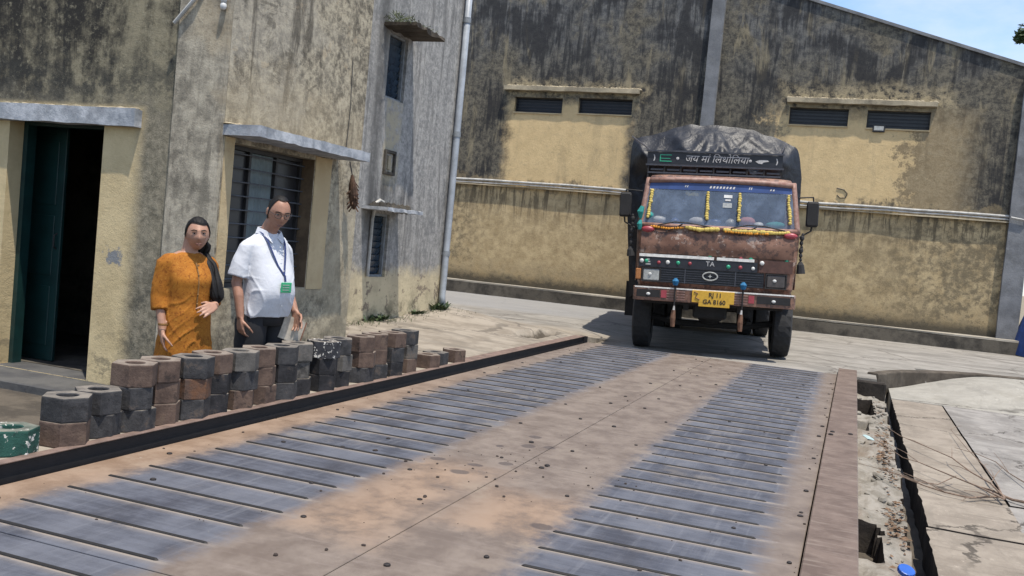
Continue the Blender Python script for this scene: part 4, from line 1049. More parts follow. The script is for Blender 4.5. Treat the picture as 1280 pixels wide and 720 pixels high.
# ------------------------------------------------------------------ truck
TR = thing("truck", "rust-brown truck with a black sheeted load and yellow garlands, its front towards the weighbridge", "truck", (13.75, 1.875, -.045))
TR.rotation_euler = (0, -.036, R(-81.5))
def truck_paint():
    t = NT("worn_rust_brown_paint"); o = t.obj(); x, y, z = t.sep(o)
    n = t.noise(o, 3.2, 6, .65); f = t.noise(o, 26, 6, .7); m_ = t.noise(o, 9, 7, .72)
    c = t.mix(t.ss(n, .35, .65), (0.145, 0.072, 0.048), (0.23, 0.125, 0.085))
    c = t.mix(t.mul(t.ss(m_, .50, .58), .75), c, (0.055, 0.036, 0.032))
    c = t.mix(t.mul(t.ss(t.noise(o, 5.0, 8, .8), .575, .61), .7), c, (0.42, 0.34, 0.29))
    c = t.mix(t.mul(t.ss(f, .58, .7), .4), c, (0.31, 0.20, 0.155))
    t.bump(t.add(m_, t.mul(f, .6)), .3, .004)
    return t.done(c, .55, 0, .4)
M['truck'] = truck_paint()
M['trim'] = simple("worn_pinkish_frame_paint", (0.30, 0.19, 0.155), .55, 0, .35, 14, c2=(0.20, 0.10, 0.075))
M['tyre'] = simple("tyre_rubber", (0.022, 0.022, 0.024), .85, 0, .35, 20)
M['rim'] = simple("dusty_rim", (0.12, 0.09, 0.075), .6, 0, .4, 20)
M['under'] = simple("dark_chassis", (0.018, 0.017, 0.018), .8, 0, .4, 10)
M['blackpaint'] = simple("black_navy_paint", (0.016, 0.017, 0.024), .45, 0, .3, 12)
M['grille'] = simple("grille_bar_paint", (0.055, 0.058, 0.072), .45, 0, .35, 20)
M['white_paint'] = simple("dirty_white_paint", (0.78, 0.76, 0.72), .6, 0, .3, 20)
M['letter'] = simple("letter_paint", (0.52, 0.51, 0.50), .6, 0, .3, 40)
M['plate'] = simple("yellow_plate", (0.62, 0.36, 0.035), .5, 0, .2, 20, .05)
M['plate_ink'] = simple("plate_ink", (0.03, 0.02, 0.012), .6, 0, .1, 9, 0)
M['mari_y'] = simple("yellow_flower", (0.62, 0.48, 0.13), .8, 0, .3, 40)
M['mari_o'] = simple("orange_flower", (0.70, 0.30, 0.03), .8, 0, .3, 40)
M['green_dot'] = simple("green_reflector", (0.03, 0.33, 0.19), .4, 0, .2, 9, 0)
M['red_dot'] = simple("red_reflector", (0.34, 0.05, 0.065), .4, 0, .2, 9, 0)
M['white_dot'] = simple("white_reflector", (0.62, 0.62, 0.60), .4, 0, .2, 9, 0)
M['blue_tassel'] = simple("blue_tassel", (0.015, 0.14, 0.30), .8, 0, .3, 30)
M['teal'] = simple("teal_cloth", (0.02, 0.26, 0.24), .8, 0, .3, 30)
M['band_blue'] = simple("blue_sun_band", (0.03, 0.062, 0.19), .35, 0, .3, 5, 0)
M['seat'] = simple("seat_cover", (0.06, 0.07, 0.10), .9, 0, .4, 8)
M['lens'] = simple("lamp_lens", (0.38, 0.39, 0.38), .2, 0, .3, 30, .1)
M['lens_dark'] = simple("dusty_lamp_lens", (0.07, 0.06, 0.058), .3, 0, .3, 30, .1)
M['amber'] = simple("amber_lens", (0.40, 0.16, 0.05), .35, 0, .2, 9, 0)
M['wood'] = simple("worn_wood", (0.17, 0.085, 0.05), .8, 0, .4, 14)
M['pink'] = simple("pink_cloth", (0.50, 0.20, 0.18), .8, 0, .3, 30)
def tarp_mat():
    t = NT("black_tarpaulin"); o = t.obj()
    n = t.noise(o, 2.4, 6, .65); f = t.noise(o, 18, 6, .7)
    c = t.mix(t.ss(n, .35, .65), (0.008, 0.009, 0.013), (0.018, 0.020, 0.026))
    c = t.mix(t.mul(t.ss(f, .56, .7), .45), c, (0.035, 0.037, 0.042))
    t.bump(t.add(t.mul(t.noise(o, 4.5, 5, .6, 1.2), 1.0), t.mul(f, .15)), .5, .04)
    return t.done(c, .44, 0, .36)
M['tarp'] = tarp_mat()
def glass_mat(name, c, alpha):
    t = NT(name); o = t.obj(); n = t.noise(o, 3, 6, .7)
    t.put(t.b.inputs['Alpha'], t.add(alpha, t.mul(t.ss(n, .4, .7), .14)))
    return t.done(t.mix(t.ss(n, .35, .7), c, tuple(q * 1.35 for q in c)), .06, 0, .6)
M['glass'] = glass_mat("dusty_windscreen_sky_tint", (0.15, 0.19, 0.26), .44)  # bluish sky reflection put into the base colour of the dusty glass

def tp(mb, name, m, parent=TR, **kw): return mb.build(name, m, parent, **kw)
def rrect(hw, w0, w1, z, r=.12, n=4):
    out = []
    for (cx, cy, a0) in ((hw - r, w0 + r, -90), (hw - r, w1 - r, 0), (-hw + r, w1 - r, 90), (-hw + r, w0 + r, 180)):
        for q in range(n + 1):
            a = R(a0 + 90 * q / n); out.append((cx + r * math.cos(a), cy + r * math.sin(a), z))
    return out
# cab
b = MB(); b.rings([rrect(hw, w0, w1, z) for hw, w0, w1, z in ((1.08, .19, 2.0, .95), (1.12, .14, 2.0, 1.06), (1.155, .13, 2.0, 1.45), (1.165, .12, 2.0, 1.80), (1.15, .15, 2.0, 1.90))])
cab = tp(b, "cab_body", M['truck'], smooth=False)
b = MB(); b.rings([rrect(hw, w0, w1, z, .16) for hw, w0, w1, z in ((1.055, .335, 1.97, 2.56), (1.05, .34, 1.97, 2.60), (1.02, .39, 1.93, 2.655), (.9, .55, 1.8, 2.68))])
tp(b, "cab_roof", M['truck'], smooth=True)
def front_w(z): return .152 + (z - 1.90) * (.335 - .152) / .66       # windscreen plane
for sgn in (-1, 1):
    b = MB(); pts = []
    for i in range(9):
        z = 1.86 + .74 * i / 8; hw = 1.125 - .085 * i / 8
        pts.append((sgn * hw, front_w(z) + .03, z))
    b.tube(pts, .045, 8); tp(b, "windscreen_pillar", M['trim'], smooth=True)
    b = MB(); b.box(sgn * 1.09 - .03, sgn * 1.09 + .03, 1.80, 1.99, 1.90, 2.57); tp(b, "rear_pillar", M['truck'])
    b = MB(); b.box(sgn * 1.13 - .02, sgn * 1.13 + .02, 1.05, 1.10, 1.90, 2.57); d_ = tp(b, "door_window_bar", M['trim'])
    b = MB(); b.quad((sgn * 1.13, .36, 1.90), (sgn * 1.13, 1.8, 1.90), (sgn * 1.075, 1.8, 2.56), (sgn * 1.075, .5, 2.56)); tp(b, "side_glass", M['glass'], d_, fix=False)
    b = MB(); b.box(sgn * 1.172 - .006, sgn * 1.172 + .006, .55, 1.55, 1.05, 1.86); dr = tp(b, "door", M['truck'], bevel=.003)
    b = MB(); b.box(sgn * 1.19 - .012, sgn * 1.19 + .012, 1.3, 1.45, 1.7, 1.74); tp(b, "handle", M['under'], dr)
b = MB(); b.box(-1.06, 1.06, 1.93, 1.99, 1.90, 2.57); tp(b, "cab_back", M['seat'])
b = MB(); pts = [(-1.03, .325, 2.565), (-.6, .312, 2.588), (0, .305, 2.595), (.6, .312, 2.588), (1.03, .325, 2.565)]; b.tube(pts, .042, 8); tp(b, "windscreen_header", M['trim'], smooth=True)
b = MB(); b.tube([(-1.12, .15, 1.895), (-.5, .13, 1.89), (.5, .13, 1.89), (1.12, .15, 1.895)], .035, 8); tp(b, "windscreen_sill", M['trim'], smooth=True)
def scr(u, z, off=0.0): return (u, front_w(z) - .03 * (1 - (u / 1.1) ** 2) + off, z)
b = MB(); b.grid(14, 8, lambda u, v: scr((-1 + 2 * u) * (1.10 - .09 * v), 1.91 + .65 * v)); ws = tp(b, "windscreen", M['glass'], fix=False, smooth=True)
b = MB(); b.grid(16, 2, lambda u, v: scr((-1 + 2 * u) * (1.03 - .014 * v), 2.44 + .105 * v, -.006)); sb = tp(b, "sun_band", M['band_blue'], fix=False)
b = MB()
for (u0, u1, z0, z1) in ((-.16, .22, 2.478, 2.512), (-.52, -.46, 2.48, 2.51), (.40, .46, 2.48, 2.52), (.70, .78, 2.475, 2.50)):
    n = max(2, int((u1 - u0) / .045))
    for q in range(n):
        a = u0 + (u1 - u0) * q / n; c = a + (u1 - u0) / n * .72
        b.add([scr(a + .01, z0, -.010), scr(c, z0, -.010), scr(c + .012, z1, -.010), scr(a + .022, z1, -.010)], [(0, 1, 2, 3)])
tp(b, "band_marks", M['letter'], sb, fix=False)
b = MB(); b.add([scr(-1.02, 2.432, -.006), scr(1.02, 2.432, -.006), scr(1.02, 2.446, -.0065), scr(-1.02, 2.446, -.0065)], [(0, 1, 2, 3)]); tp(b, "band_edge", M['letter'], sb, fix=False)
# stickers in the middle of the windscreen
for (u0, u1, z0, z1, m_) in ((.065, .185, 2.345, 2.39, 'white_dot'), (.085, .165, 2.30, 2.325, 'letter'), (.055, .185, 2.20, 2.27, 'lens')):
    b = MB(); b.add([scr(u0, z0, -.006), scr(u1, z0, -.006), scr(u1, z1, -.006), scr(u0, z1, -.006)], [(0, 1, 2, 3)]); tp(b, "sticker", M[m_], ws, fix=False)
# marigold strings
def garland(pts, m_, r=.026, step=.034):
    b = MB()
    for p, q in zip(pts, pts[1:]):
        p, q = Vector(p), Vector(q); n = max(1, int((q - p).length / step))
        for i in range(n):
            c = p.lerp(q, i / n) + Vector((rr.uniform(-.007, .007), rr.uniform(-.004, .004), 0)); s_ = r * rr.uniform(.8, 1.2)
            b.ball(c, (s_, s_ * .8, s_ * .85), 6, 5)
    return tp(b, "garland", m_)
for (u0, u1) in ((-.985, -1.015), (-.165, -.165), (.295, .29), (.975, 1.02)):
    garland([scr(u0, 2.41, -.03), scr(u1, 1.98 if abs(u0) > .5 else 1.99, -.03)], M['mari_y'])
garland([(-.44, .095, 1.885), (-.25, .075, 1.855), (-.05, .075, 1.872), (.05, .08, 1.872)], M['mari_y'], .034)
garland([(-.95, .10, 1.875), (-.7, .085, 1.85), (-.46, .095, 1.88)], M['mari_o'], .02)
garland([(.10, .09, 1.872), (.3, .09, 1.862), (.55, .09, 1.868), (.8, .10, 1.862), (1.02, .12, 1.872)], M['mari_y'], .033)
garland([(.12, .08, 1.85), (.45, .075, 1.835), (.75, .085, 1.845)], M['mari_o'], .02)
b = MB()
for q in range(16): b.ball(scr(-.42 + rr.gauss(0, .06), 2.375 + rr.gauss(0, .014), .05), (.03, .02, .014), 6, 4)
tp(b, "hanging_lemon", M['mari_y'])
# dashboard and what lies on it
b = MB(); b.box(-1.05, 1.05, .26, .75, 1.78, 1.925); tp(b, "dashboard", M['seat'], bevel=.03, seg=2)
for (u, w, z, sx, sz, m_) in ((-.85, .24, 1.97, .10, .035, 'white_dot'), (-.62, .25, 1.96, .07, .03, 'band_blue'), (-.30, .24, 1.97, .13, .04, 'letter'), (-.05, .25, 1.965, .10, .035, 'band_blue'), (.18, .25, 1.97, .08, .04, 'lens'), (.42, .25, 1.99, .12, .05, 'pink'), (.58, .25, 1.96, .07, .03, 'white_dot'), (.82, .25, 1.965, .15, .035, 'teal'), (-.98, .23, 2.02, .05, .04, 'teal')):
    b = MB(); b.ball((u, w, z + sz * .4), (sx, .07, sz * 1.5), 9, 6); me_v = b.v
    b.v = [(x + .012 * fbm(x * 20, z_ * 20), y, z_ + .012 * fbm(x * 17, y * 17, 4)) for x, y, z_ in b.v]
    tp(b, "dashboard_cloth", M[m_], smooth=True)
for u in (-.55, .55):
    b = MB(); b.box(u - .27, u + .27, 1.2, 1.75, 1.5, 1.62); b.box(u - .26, u + .26, 1.62, 1.78, 1.62, 2.28); tp(b, "seat", M['seat'], bevel=.04, seg=2)
b = MB(); b.rings([[( .55 + (.21 + .014 * math.cos(q)) * math.cos(a), .82 + .014 * math.sin(q) + .12 * math.sin(a) * .6, 1.98 + (.21 + .014 * math.cos(q)) * math.sin(a) * .8) for q in [math.pi * 2 * k_ / 6 for k_ in range(6)]] for a in [2 * math.pi * i / 20 for i in range(21)]], cap=False)
tp(b, "steering_wheel", M['under'])
b = MB(); b.grid(20, 10, lambda u, v: (-.9 + 1.8 * u, 1.80 + .03 * math.sin(u * 50), 1.95 + .6 * v)); tp(b, "cab_curtain", M['curtain'], fix=False)
# wipers
for (p0, p1, p2) in (((-.74, .085, 1.80), (-.50, .09, 1.925), (-.06, .10, 1.895)), ((.30, .085, 1.80), (.55, .09, 1.93), (.95, .11, 1.90))):
    b = MB(); b.tube([p0, p1], .009, 5); b.tube([(p1[0] - .36, p1[1] - .008, p1[2] - .03), (p1[0] - .12, p1[1] - .012, p1[2] + .025), (p1[0] + .1, p1[1] - .012, p1[2] + .02), p2], .010, 5); tp(b, "wiper", M['under'])
# front panel details
b = MB(); b.box(-1.10, -.02, .085, .128, 1.425, 1.468); b.box(.02, .55, .085, .128, 1.425, 1.468); tp(b, "white_stripe", M['white_paint'])
b = MB(); b.box(-1.10, .60, .092, .135, 1.275, 1.42); bb_ = tp(b, "name_band", M['blackpaint'])
me = textmesh("TA", .10, .003); o = link("lettering", me, M['letter'], bb_); o.matrix_local = Matrix.Translation((-.07, .090, 1.362)) @ Matrix.Rotation(R(90), 4, 'X')
b = MB()
for (z, w_, h_) in ((1.385, .035, .02), (1.352, .06, .022), (1.315, .075, .022)): b.box(-.965 - w_ / 2, -.965 + w_ / 2, .086, .0915, z - h_ / 2, z + h_ / 2)
tp(b, "deity_mark", M['lens'], bb_)
for (u, z, m_) in ((-1.06, 1.36, 'white_dot'), (-.99, 1.36, 'green_dot'), (-.81, 1.345, 'red_dot'), (-.68, 1.355, 'white_dot'), (-.53, 1.355, 'green_dot'), (-.36, 1.355, 'red_dot'), (.19, 1.34, 'green_dot'), (.36, 1.34, 'red_dot'), (.54, 1.335, 'white_dot'),
                   (-.68, 1.515, 'red_dot'), (-.53, 1.52, 'green_dot'), (-.39, 1.515, 'white_dot'), (-.25, 1.51, 'white_dot'), (-.08, 1.495, 'green_dot'), (.12, 1.50, 'white_dot'), (.36, 1.475, 'red_dot'), (.50, 1.475, 'green_dot'), (.66, 1.42, 'white_dot'), (1.0, 1.475, 'green_dot')):
    b = MB(); r_ = rr.uniform(.026, .034); wv = .112 if z > 1.43 else .086
    b.rings([[(u + k_ * r_ * math.cos(a), w_, z + k_ * r_ * math.sin(a)) for a in [2 * math.pi * j / 10 for j in range(10)]] for (k_, w_) in ((1, wv + .03), (1, wv + .002), (.6, wv - .006))]); tp(b, "reflector", M[m_], smooth=True)
# upper brown panel: dented sheet, proud of the cab
b = MB(); b.grid(30, 8, lambda u, v: (-1.09 + 2.18 * u, .105 + .012 * fbm(u * 5, v * 2) - .02 * math.sin(math.pi * v), 1.485 + .31 * v)); tp(b, "bonnet_panel", M['truck'], fix=False, smooth=True)
b = MB(); b.box(.62, 1.09, .10, .125, 1.285, 1.46); tp(b, "lamp_panel", simple("dark_brown_panel", (0.10, 0.045, 0.032), .6, 0, .4, 12))
# grille
b = MB(); b.box(-.80, .70, .125, .15, 1.055, 1.272); gp = tp(b, "grille", M['blackpaint'])
for q in range(6):
    b = MB(); b.box(-.78, .69, .098, .122, 1.068 + q * .034, 1.076 + q * .034); tp(b, "grille_bar", M['grille'], gp)
for u in (-.42, .30): 
    b = MB(); b.box(u - .008, u + .008, .094, .097, 1.06, 1.27); tp(b, "grille_post", M['grille'], gp)
b = MB(); b.rings([[((.105 + .010 * math.cos(q)) * math.cos(a) - .06, .088 + .006 * math.sin(q), 1.185 + (.058 + .010 * math.cos(q)) * math.sin(a)) for q in [math.pi * 2 * k_ / 6 for k_ in range(6)]] for a in [2 * math.pi * i / 28 for i in range(29)]], cap=False)
b.prism([(-.06 + (.034 if i % 2 == 0 else .012) * math.sin(i * math.pi / 4), 1.185 + (.034 if i % 2 == 0 else .012) * math.cos(i * math.pi / 4)) for i in range(8)], lambda a, c, d: (a, d, c), .084, .094)
tp(b, "emblem", M['lens'], gp)
for (u0, u1, z0, z1, m_, nm) in ((-1.03, -.79, 1.075, 1.245, 'lens', "headlight"), (.74, 1.0, 1.075, 1.255, 'lens_dark', "headlight"), (-1.14, -1.06, 1.085, 1.245, 'amber', "side_lamp")):
    b = MB(); b.box(u0, u1, .09, .14, z0, z1); h_ = tp(b, nm, M[m_], bevel=.015, seg=2)
    if nm == "headlight":
        b = MB()
        for (s0, s1, q0, q1) in ((u0 - .02, u1 + .02, z0 - .02, z0 - .002), (u0 - .02, u1 + .02, z1 + .002, z1 + .02), (u0 - .02, u0 - .002, z0 - .002, z1 + .002), (u1 + .002, u1 + .02, z0 - .002, z1 + .002)): b.box(s0, s1, .085, .13, q0, q1)
        tp(b, "headlight_rim", M['under'], h_)
        b = MB(); b.ball(((u0 + u1) / 2 - .02, .086, (z0 + z1) / 2 + .01), (.028, .012, .022), 8, 6); tp(b, "bulb", M['white_dot'], h_)
# bumper with plate, lamps, worn bands
b = MB(); b.rings([rrect(1.155, 0, .26, z, .06, 3) for z in (.785, .80, .965, .985)]); bu = tp(b, "bumper", M['truck'], bevel=.006)
b = MB(); b.box(-1.13, 1.13, -.004, .03, .968, .9865); tp(b, "bumper_edge", M['white_paint'], bu)
for (u0, u1, m_) in ((-1.10, -.76, 'under'), (.62, 1.08, 'under'), (-.745, -.665, 'red_dot'), (.50, .58, 'red_dot')):
    b = MB(); b.box(u0, u1, -.010, .01, .835, .945); l_ = tp(b, "bumper_lamp", M[m_], bu)
    if m_ == 'under':
        b = MB(); b.ball(((u0 + u1) / 2, -.012, .88), (.03, .012, .022), 8, 6); tp(b, "bulb", M['white_dot'], l_)
for u in (-.60, -.45, .33, .44):
    for q in range(4):
        b = MB(); b.box(u - .07, u + .05, -.007, .005, .815 + q * .038, .830 + q * .038); tp(b, "stripe", M['trim'], bu)
b = MB(); b.box(-.30, .30, -.022, -.006, .80, .975); b.box(-.20, .24, -.022, -.006, .745, .799); pl = tp(b, "number_plate", M['plate'], bevel=.003)
for (s, sz, u, z) in (("RJ 11", .088, .03, .915), ("GA 8160", .088, .02, .815)):
    me = textmesh(s, sz, .002, 0, 'CENTER', .002); o = link("plate_lettering", me, M['plate_ink'], pl); o.matrix_local = Matrix.Translation((u, -.0235, z)) @ Matrix.Rotation(R(90), 4, 'X')
b = MB(); b.tube([(-.27, -.024, .95), (-.22, -.024, .93), (-.25, -.024, .87), (-.19, -.024, .84)], .008, 5); tp(b, "plate_flourish", M['wood'], pl)
for u in (-.545, .415):
    b = MB(); b.tube([(u, -.03, 1.09), (u, -.03, .73)], .011, 6); st_ = tp(b, "tassel_cord", M['under'])
    b = MB(); b.tube([(u, -.03, 1.13), (u, -.035, 1.09), (u, -.03, 1.03)], [.02, .05, .035], 8); tp(b, "blue_tassel", M['blue_tassel'], st_)
    b = MB(); b.tube([(u, .02, .73), (u - .005, .02, .66)], [.012, .02], 6); tp(b, "tassel_ring", M['letter'], st_)
    b = MB(); b.tube([(u - .005, .02, .665), (u - .01, .02, .55), (u - .005, .02, .42)], [.028, .04, .03], 8); tp(b, "wooden_tassel", M['wood'], st_)
# black bead strings beside the cab
for (u, z0, z1) in ((1.20, 1.86, 1.30), (-1.245, 2.02, 1.42)):
    b = MB(); z = z0; k_ = 0
    while z > z1 + .16:
        r_ = (.022, .035, .028)[k_ % 3]; b.ball((u + rr.uniform(-.008, .008), .2, z), (r_, r_, r_ * 1.3), 7, 5); z -= r_ * 2.1; k_ += 1
    b.tube([(u, .2, z + .02), (u, .2, z - .03), (u + .012, .2, z1)], [.02, .05, .065], 9); tp(b, "bead_tassel", M['under'])
# mirrors
for sgn, u, z in ((-1, -1.375, 2.19), (1, 1.335, 2.17)):
    b = MB(); b.rings([[(u + .085 * a * k_, w_, z + .185 * c * k_) for a, c in ((-1, -.85), (-.8, -1), (.8, -1), (1, -.85), (1, .85), (.8, 1), (-.8, 1), (-1, .85))] for (k_, w_) in ((.85, .33), (1, .35), (1, .40), (.9, .42))]); mr = tp(b, "mirror", M['under'])
    b = MB(); b.tube([(sgn * 1.13, .36, 2.40), (u, .40, 2.42), (u + sgn * .03, .42, 2.2), (u, .42, 1.93), (sgn * 1.16, .33, 1.82)], .013, 6); tp(b, "mirror_arm", M['under'], mr)
b = MB(); b.tube([(-1.10, .13, 2.16), (-1.13, .12, 2.08), (-1.12, .13, 1.98)], [.03, .05, .02], 7); tp(b, "teal_tassel", M['teal'])
b = MB(); b.tube([(-1.12, .13, 1.96), (-1.13, .12, 1.9), (-1.12, .13, 1.82)], [.02, .04, .03], 7); tp(b, "teal_tassel", M['teal'])
for u in (-1.0, 1.03):
    b = MB(); b.ball((u, .10, 1.83), (.10, .03, .045), 8, 6); tp(b, "red_cloth", M['red_dot'], smooth=True)
# head board over the cab
b = MB(); b.box(-1.12, .90, .80, .83, 2.865, 3.045); hd = tp(b, "head_board", M['blackpaint'])
b = MB(); b.box(-1.14, .92, .775, .815, 3.05, 3.075); b.box(-1.14, .92, .775, .815, 2.835, 2.86); b.box(-1.10, .88, .78, .81, 2.715, 2.74); tp(b, "rail", M['grille'], hd)
for q in range(9):
    u = -1.10 + q * .248; b = MB(); b.box(u - .012, u + .012, .785, .805, 2.60, 2.834); tp(b, "post", M['under'], hd)
b = MB()
for q in range(8):
    u = -1.06 + q * .248; b.box(u, u + .19, .79, .80, 2.765, 2.79)
tp(b, "slats", M['grille'], hd)
me = textmesh("जय मां \u093fलथो\u093fलया", .15, .003, .25); 
mw = [v.co.x for v in me.vertices]
o = link("lettering", me, M['letter'], hd); o.matrix_local = Matrix.Translation((-.08, .797, 2.955)) @ Matrix.Rotation(R(90), 4, 'X') @ Matrix.Diagonal((.95 / max(.01, max(mw) - min(mw)), 1, 1, 1))
b = MB()
for u, r_ in ((-.66, .024), (.425, .022)):
    b.rings([[(u + r_ * k_ * math.cos(a), w_, 2.955 + r_ * k_ * math.sin(a)) for a in [2 * math.pi * j / 10 for j in range(10)]] for k_, w_ in ((1, .80), (1, .794), (.4, .79))])
for u, sg in ((-1.03, 1), (.80, 1)):
    b.prism([(u + .05 * math.cos(R(q)) * .6, 2.955 + .055 * math.sin(R(q))) for q in range(-70, 71, 20)] + [(u - .012 + .05 * math.cos(R(q)) * .5, 2.955 + .05 * math.sin(R(q))) for q in range(60, -61, -20)], lambda a, c, d: (a, d, c), .794, .801)
b.prism([(.50, 2.95), (.56, 2.975), (.68, 2.975), (.70, 2.955), (.62, 2.94), (.60, 2.915), (.55, 2.92)], lambda a, c, d: (a, d, c), .794, .801)
stuff(tp(b, "painted_marks", M['letter'], hd))
f = MB()
for (s0, s1, q0, q1) in ((-.93, -.75, 2.90, 2.915), (-.93, -.75, 2.995, 3.01), (-.93, -.915, 2.915, 2.995), (-.92, -.77, 2.945, 2.955)): f.box(s0, s1, .793, .799, q0, q1)
tp(f, "painted_flag", M['green_dot'], hd)
# roof rack stuff under the sheet and the sheeted load
PROF = [(-1.36, .72), (-1.40, 1.3), (-1.46, 2.0), (-1.48, 2.7), (-1.46, 3.28), (-1.36, 3.40), (-1.0, 3.52), (-.45, 3.635), (-.05, 3.64), (.35, 3.60), (.75, 3.48), (1.06, 3.36), (1.22, 3.22), (1.29, 2.7), (1.27, 2.0), (1.20, 1.3), (1.14, .72)]
def prof(t):
    t *= len(PROF) - 1; i = min(int(t), len(PROF) - 2); q = t - i
    p0, p1, p2, p3 = (PROF[max(0, i - 1)], PROF[i], PROF[i + 1], PROF[min(len(PROF) - 1, i + 2)])
    return tuple(.5 * (2 * p1[k_] + (p2[k_] - p0[k_]) * q + (2 * p0[k_] - 5 * p1[k_] + 4 * p2[k_] - p3[k_]) * q * q + (3 * p1[k_] - p0[k_] - 3 * p2[k_] + p3[k_]) * q ** 3) for k_ in (0, 1))
def wrk(x, y, z): return (1 - abs(mnoise.noise(Vector((x, y, z))))) ** 3
b = MB()
def body(u, v):
    x, z = prof(u); w = 1.95 + 5.6 * v
    k_ = .05 * wrk(u * 9 + v * 3, v * 5, 1) + .03 * wrk(u * 20, v * 11, 5) + .025 * math.sin(v * 22) * (1 if z > 2.8 else .4)
    nx_, nz_ = (x / 1.5, (z - 2.2) / 1.4)
    k_ *= min(1, v * 8)
    z += (.05 * mnoise.noise(Vector((x * 2.2, 3.3, 1))) + .03 * mnoise.noise(Vector((x * 5, 1.3, 6)))) * sst(z, 3.0, 3.4)
    return (x + nx_ * k_, w, z + max(0, nz_) * k_)
b.grid(90, 60, body)
# front face, sagging forward and tucked behind the head board
def face(u, v):
    x, z = prof(u); cx, cz = -.15, 1.9
    s_ = 1 - v; xx = cx + (x - cx) * s_; zz = cz + (z - cz) * s_
    f_ = math.sin(min(1, v * 1.5) * math.pi / 2)
    hgt = sst(zz, 2.7, 3.2) * (1 - sst(zz, 3.5, 3.75))
    w = 1.95 - f_ * (.12 + .55 * hgt)
    cr = .26 * (wrk(xx * 1.5 + zz * .9, zz * .9, 3) - .35) + .12 * (wrk(xx * 3.6 - zz * 2.2, zz * 2.0, 7) - .4) + .035 * wrk(xx * 9, zz * 6, 2)
    ang = math.atan2(zz - 3.75, xx + .1)
    cr += .10 * (wrk(ang * 4.5, 1.2, .5) - .4)
    zz -= .10 * f_ * (1 - f_) * wrk(xx * 3, 1.0, 5)
    lump = .05 * mnoise.noise(Vector((xx * 2.2, 3.3, 1))) + .03 * mnoise.noise(Vector((xx * 5, 1.3, 6)))
    return (xx, w - cr * f_, zz + lump * sst(zz, 3.0, 3.4))
b.grid(170, 60, face)
b.grid(90, 20, lambda u, v: ((prof(u)[0] - (-.15)) * (1 - v) - .15, 7.55, (prof(u)[1] - 1.9) * (1 - v) + 1.9))
tp(b, "tarpaulin", M['tarp'], fix=False, smooth=True)
b = MB()
for (x0, x1, q) in ((-1.5, 1.15, .0), (-1.55, 1.18, .6)): pass
b.tube([(-1.46, 1.84, 3.40), (-1.2, 1.45, 3.20), (-1.05, 1.1, 3.05), (-1.06, .85, 2.95)], .012, 6)
b.tube([(1.0, 1.84, 3.36), (.93, 1.4, 3.2), (.86, 1.0, 3.08), (.86, .85, 3.06)], .012, 6)
tp(b, "rope", M['lens_dark'])
b = MB(); b.box(-1.30, 1.05, 2.05, 7.5, .95, 1.15); tp(b, "cargo_bed", M['under'])
for (u0, u1) in ((-1.42, -1.20), (1.0, 1.2)):
    b = MB(); b.box(u0, u1, 1.98, 2.02, .42, 1.0); tp(b, "mud_flap", M['under'])
# chassis, axles, wheels
b = MB()
for u in (-.42, .36): b.box(u, u + .08, .25, 7.4, .66, .90)
for w_ in (.5, 1.9, 3.5, 5.2, 7.2): b.box(-.41, .43, w_, w_ + .08, .68, .86)
tp(b, "chassis", M['under'])
b = MB(); b.tube([(-.95, 1.12, .50), (-.5, 1.12, .42), (.5, 1.12, .42), (.95, 1.12, .50)], .05, 8); tp(b, "front_axle", M['under'])
b = MB(); b.tube([(-.9, 5.3, .5), (.9, 5.3, .5)], .075, 10); b.ball((0, 5.3, .5), (.2, .22, .22), 12, 8); tp(b, "rear_axle", M['under'])
b = MB(); b.box(-.28, .22, .35, 1.3, .55, .95); b.ball((-.02, .9, .58), (.22, .3, .14), 10, 6); tp(b, "engine", M['under'], bevel=.03)
b = MB(); b.box(-1.02, 1.0, .20, .95, .74, .96); tp(b, "under_tray", M['under'])
for u in (-.62, .56):
    b = MB()
    for q in range(4): b.box(u - .035, u + .035, .55 - q * -.08, 1.75 - q * .08, .52 - q * .014, .53 - q * .014)
    tp(b, "leaf_spring", M['under'])
def tyre_mesh():
    b = MB(); prof_ = [(-.13, .30), (-.145, .40), (-.13, .475), (-.115, .497), (-.04, .502), (.04, .502), (.115, .497), (.13, .475), (.145, .40), (.13, .30)]
    n = 40; rg = []
    for i in range(n):
        a = 2 * math.pi * i / n
        rg.append([(x, (r_ - (.012 if (abs(x) > .08 and r_ > .47 and i % 2) else 0)) * math.cos(a), (r_ - (.012 if (abs(x) > .08 and r_ > .47 and i % 2) else 0)) * math.sin(a)) for x, r_ in prof_])
    rg.append(rg[0]); b.rings(rg, cap=False)
    return b.mesh("tyre")
def rim_mesh():
    b = MB(); n = 24
    b.rings([[(x, r_ * math.cos(a), r_ * math.sin(a)) for a in [2 * math.pi * j / n for j in range(n)]] for x, r_ in ((-.12, .30), (-.13, .31), (-.10, .29), (-.03, .25), (-.03, .14), (-.09, .12), (-.10, .04))])
    for j in range(8):
        a = 2 * math.pi * j / 8; b.ball((-.045, .2 * math.cos(a), .2 * math.sin(a)), .018, 6, 4)
    return b.mesh("rim")
tm, rm = tyre_mesh(), rim_mesh(); tm.materials.append(M['tyre']); rm.materials.append(M['rim'])
for (u, w_) in ((-1.05, 1.12), (1.05, 1.12), (-1.0, 5.3), (-.69, 5.3), (1.0, 5.3), (.69, 5.3)):
    wh_ = bpy.data.objects.new("wheel", tm); COL.objects.link(wh_); wh_.parent = TR; wh_.location = (u, w_, .5)
    o = bpy.data.objects.new("rim", rm); COL.objects.link(o); o.parent = wh_
    if u > 0: o.rotation_euler = (0, 0, math.pi)
    wh_.name = "wheel"

